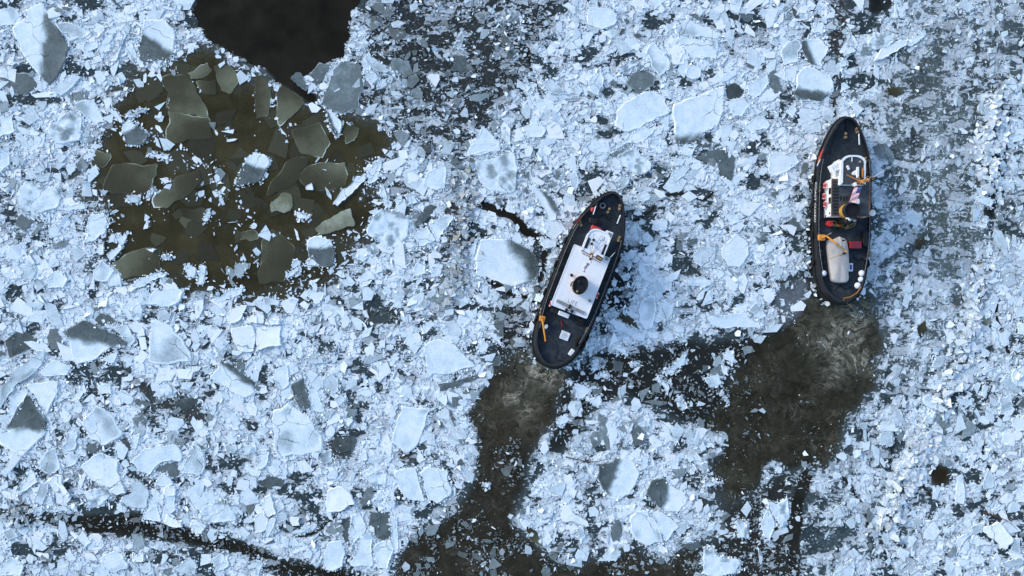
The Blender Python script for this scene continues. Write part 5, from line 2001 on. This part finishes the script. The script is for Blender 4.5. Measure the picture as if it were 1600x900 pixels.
# ------------------------------------------------------------------ things lying on the decks
def covered_boat():
    pts = [(1312.5, 369.5), (1319, 372), (1323.5, 376.5), (1326, 392), (1327, 412), (1326.5, 426), (1324.5, 440), (1302.5, 440), (1298.5, 425), (1295.5, 400), (1294, 377), (1302.5, 374.5)]
    w = [P(px, py, 2.1) for px, py in pts]
    cx, cy = sum(p[0] for p in w) / len(w), sum(p[1] for p in w) / len(w)
    root = empty("covered_boat", (cx, cy, 1.3), 0, "workboat under a pale grey tarpaulin on the aft deck of the right tugboat", "boat")
    ring = spline([(p[0] - cx, p[1] - cy) for p in w] + [(w[0][0] - cx, w[0][1] - cy)], 8)[:-1]
    n = len(ring)
    V = []
    fr = [(1.0, 0.05), (1.015, 0.45), (0.98, 0.74), (0.86, 0.88), (0.66, 0.98), (0.42, 1.06), (0.2, 1.11)]
    g = np.random.default_rng(3)
    for f, z in fr:
        for x, y in ring:
            px_, py_ = x * f, y * (f if f > 0.9 else f * 0.25 + 0.75 * min(1, f + 0.22))
            fold = 0.10 * (vnoise(np.array([px_ * 4.2 + 9]), np.array([py_ * 0.55]), 90)[0] - 0.5) + 0.05 * (vnoise(np.array([px_ * 9]), np.array([py_ * 1.2]), 91)[0] - 0.5)
            V.append((px_, py_, z + (fold if f < 0.99 else 0)))
    F = [(k * n + i, k * n + (i + 1) % n, (k + 1) * n + (i + 1) % n, (k + 1) * n + i) for k in range(len(fr) - 1) for i in range(n)]
    F.append(tuple((len(fr) - 1) * n + i for i in range(n)))
    Shape().add(V, F).build("tarpaulin", "tarp", root, True)
    a, b, m_ = P(1325.5, 393, 2.3), P(1296.5, 404, 2.1), P(1312, 398.5, 2.45)
    Shape().tube([(p[0] - cx, p[1] - cy, p[2] - 1.28) for p in (a, m_, b)], 0.035, 6).build("lashing_rope", "hose", root, True)
    x, y, _ = P(1317.5, 376, 2.2)
    Shape().box(x - cx, y - cy, 0.85, 0.97, 0.4, 0.2, 0.2, 0.04).build("lashing_buckle", "black", root)
    x, y, _ = P(1318.5, 396, 2.3)
    Shape().box(x - cx, y - cy, 1.0, 1.2, 0.35, 0.2, 0.2, 0.04).build("lashing_buckle", "black", root)


covered_boat()


def ball_fender(px, py, z, r, label, mat="foam", group="round fenders on the tugboats", mark=False):
    x, y, _ = P(px, py, z)
    root = empty("ball_fender", (x, y, z - r), 0, label, "fender", group)
    Shape().ball((0, 0, r), r).build("ball", mat, root, True)
    Shape().lathe([(r * 0.30, r * 1.93), (r * 0.30, r * 2.04), (r * 0.18, r * 2.08)], 0, 0, 12).build("collar", "foam" if mat == "foam" else "maroon", root, True)
    if mark:
        Shape().ball((r * 0.55, -r * 0.25, r * 1.55), r * 0.42).build("dark_plug", "black", root, True)


ball_fender(1286.8, 427.0, 1.75, 0.32, "white round fender alone on the left quarter of the grey roofed tugboat")
ball_fender(1346.6, 427.0, 1.75, 0.35, "white round fender foremost of the three at the right quarter")
ball_fender(1345.3, 436.6, 1.75, 0.32, "white round fender between two others at the right quarter")
ball_fender(1340.2, 446.3, 1.75, 0.36, "white round fender with a black plug, nearest the stern", mark=True)
ball_fender(1363.3, 332.8, 2.25, 0.33, "white round fender hung over the right rail beside the black funnel")
ball_fender(926.5, 327.8, 2.6, 0.27, "red round fender inside the left bow of the white roofed tugboat", "red")

x, y, _ = P(1336.8, 382.5, 2.0)
t = empty("equipment_box", (x, y, 1.28), 0, "dark red equipment box on deck beside the tarpaulin covered boat", "box")
Shape().box(0.12, 0, 0, 0.74, 0.98, 0.74, 0, 0.04).build("body", "maroon", t)
Shape().box(0.12, 0, 0.743, 0.80, 1.02, 0.78, 0, 0.03).build("lid", "maroon", t)
Shape().box(-0.52, 0, 0, 0.72, 0.22, 0.74, 0, 0.04).build("side_case", "red", t)

x, y, _ = P(1297.2, 349.3, 2.1)
t = empty("drum", (x, y, 1.28), 0, "red drum standing behind the deckhouse of the grey roofed tugboat", "drum")
Shape().lathe([(0.30, 0), (0.32, 0.05), (0.32, 0.42), (0.34, 0.45), (0.32, 0.48), (0.32, 0.82), (0.30, 0.85)], 0, 0, 20).build("body", "red", t, True)
Shape().lathe([(0.06, 0.84), (0.06, 0.9)], 0.14, 0.05, 10).build("bung", "maroon", t, True)

for k, (px, py, r, mt, lb) in enumerate(((1303.5, 348.5, 0.36, "bitt", "green brown coil of hose next to the red drum"), (1312.5, 350.5, 0.34, "orange", "orange coil of rope behind the deckhouse of the right tugboat"),
                                         (1320.5, 352.0, 0.42, "hose", "tan coil of rope farthest right behind the black funnel casing"), (1315.5, 356.0, 0.38, "cap", "dark brown coil of rope lying aft of the other coils"))):
    x, y, _ = P(px, py, 1.6)
    g = random.Random(k)
    sh = Shape()
    for j in range(6):
        rr = r * (1 - 0.09 * j)
        ph, ox, oy = g.uniform(0, 6), g.uniform(-.04, .04), g.uniform(-.04, .04)
        sh.tube([(ox + rr * math.cos(2 * math.pi * i / 20), oy + rr * 0.85 * math.sin(2 * math.pi * i / 20), 0.06 + 0.055 * j + 0.03 * math.sin(3 * 2 * math.pi * i / 20 + ph)) for i in range(20)], 0.045, 6, True)
    o = sh.build("rope_coil", mt, None, True)
    o.location = (x, y, 1.28)
    tag(o, lb, "rope coil", "rope coils behind the deckhouse")
a = [P(*p) for p in ((1306, 354, 1.45), (1313, 353, 1.5), (1322, 356, 1.45), (1330, 351, 1.5), (1337, 349, 1.4), (1332, 354, 1.4), (1320, 358, 1.4))]
sh = Shape().tube([tuple(v) for v in np.c_[spline(a, 8)]], 0.05, 6)
tag(sh.build("fire_hose", "hose", None, True), "loose pale hose trailing across the deck between rope coils and funnel", "hose")


# ------------------------------------------------------------------ driftwood
def stick(pts, r, label, seed):
    g = random.Random(seed)
    w = [P(px, py, 0.42) for px, py in pts]
    sp = spline([(p[0] + g.uniform(-.05, .05), p[1] + g.uniform(-.05, .05), p[2] + g.uniform(-.03, .06)) for p in w], 5)
    sh = Shape().tube([tuple(p) for p in sp], r, 7, taper=r * 0.35)
    for k in (len(sp) // 3, 2 * len(sp) // 3):
        p, d = sp[k], sp[min(k + 1, len(sp) - 1)] - sp[k - 1]
        d = d / np.linalg.norm(d)
        q = p + np.array([d[0] - d[1] * 0.9, d[1] + d[0] * 0.9, 0.15]) * 0.35 * (1 if k % 2 else -1)
        sh.tube([tuple(p), tuple(q)], r * 0.5, 6, taper=r * 0.2)
    tag(sh.build("branch", "bark", None, True), label, "branch", "driftwood frozen into the ice")


stick([(1537, 801), (1555, 806), (1575, 815), (1590, 828)], 0.07, "thin brown branch lying on ice near the lower right corner", 1)
stick([(1560, 163), (1580, 164.5), (1606, 165)], 0.06, "straight pale brown stick at the right edge of the photo", 2)
stick([(884, 714), (905, 719), (928, 722), (950, 718)], 0.08, "bent tan branch along the upper edge of the round floe cluster", 3)

# ------------------------------------------------------------------ what each floe is called
MARKS = [("the open black water", 430, 45, 120), ("the brown pool", 370, 300, 160), ("the white roofed tugboat", 908, 437, 90), ("the grey roofed tugboat", 1318, 329, 90),
         ("the foam behind the white roofed tugboat", 800, 640, 70), ("the foam behind the grey roofed tugboat", 1250, 620, 110), ("the dirty lead at lower left", 250, 830, 90),
         ("the small round hole", 1468, 745, 20), ("the pinkish rubble ridge", 1420, 740, 40), ("the grey crushed patch", 690, 120, 100), ("the black crack", 790, 340, 40)]
WORDS8 = ["right of", "upper right of", "above", "upper left of", "left of", "lower left of", "below", "lower right of"]


def centre(poly):
    return sum(p[0] for p in poly) / len(poly), sum(p[1] for p in poly) / len(poly)


def hull_corners(poly):
    """Corners that really turn."""
    n, c = len(poly), 0
    for i in range(n):
        a, b, d = poly[i - 1], poly[i], poly[(i + 1) % n]
        t = math.atan2(d[1] - b[1], d[0] - b[0]) - math.atan2(b[1] - a[1], b[0] - a[0])
        t = abs((t + math.pi) % (2 * math.pi) - math.pi)
        c += t > math.radians(28)
    return c


def shape_word(poly):
    cx, cy = centre(poly)
    xs = np.array(poly) - (cx, cy)
    ev = np.linalg.eigvalsh(np.cov(xs.T))
    if math.sqrt(ev[1] / max(ev[0], 1e-6)) > 2.6:
        return "long narrow"
    k = hull_corners(poly)
    return {0: "rounded", 1: "rounded", 2: "rounded", 3: "triangular", 4: "four sided", 5: "five sided"}.get(k, "many sided")


KINDW = {'q': "greenish grey", 'w': "white", 'b': "bright white", 'p': "pale blue", 'r': "crusty white", 'g': "grey", 'd': "dark grey", 'o': "olive brown", 'y': "yellowish", 'm': "half white half grey"}
areas = sorted((area_of(p) for _, _, _, p in floe_objs), reverse=True)
HAND = {}


def size_word(a):
    r = areas.index(a)
    return "huge" if r < 12 else "large" if r < 55 else "mid-sized" if r < 140 else "small" if r < 230 else "tiny"


used = {}
for o, k, wet, poly in floe_objs:
    cx, cy = centre(poly)
    a = area_of(poly)
    look_ = f"{size_word(a)} {KINDW[k]} {shape_word(poly)} floe"
    ang_list = []
    for nm, mx, my, r in MARKS:
        ang_list.append((math.hypot(cx - mx, cy - my) - r, nm, mx, my, r))
    ang_list.sort()
    opts = []
    col = "leftmost fifth" if cx < 320 else "left half" if cx < 640 else "middle" if cx < 960 else "right half" if cx < 1280 else "rightmost fifth"
    row = "top" if cy < 225 else "upper middle" if cy < 450 else "lower middle" if cy < 675 else "bottom"
    for dd, nm, mx, my, r in ang_list[:3]:
        if dd < -0.1 * r:
            opts.append(f"{look_} inside {nm}" if "pool" in nm else f"{look_} beside {nm}")
        w8 = WORDS8[int(round(math.atan2(my - cy, cx - mx) / (math.pi / 4))) % 8]
        far = "just " if dd < 40 else "well " if dd < 150 else "far "
        opts.append(f"{look_} {far}{w8} {nm}")
    for t in list(opts):
        opts.append(t + f", {row} of photo")
    dx, dy = round(cx / 16), round(cy / 9)
    look_ = look_.replace("half white half grey", "two tone")
    opts.append(f"{look_} {dx} percent across and {dy} percent down the photo")
    for t in opts:
        if len(t.split()) <= 16 and t not in used:
            used[t] = o
            o["label"] = t
            break
    o["category"] = "ice floe"
    o["group"] = "ice floes on the river"
print("labels", len(used))
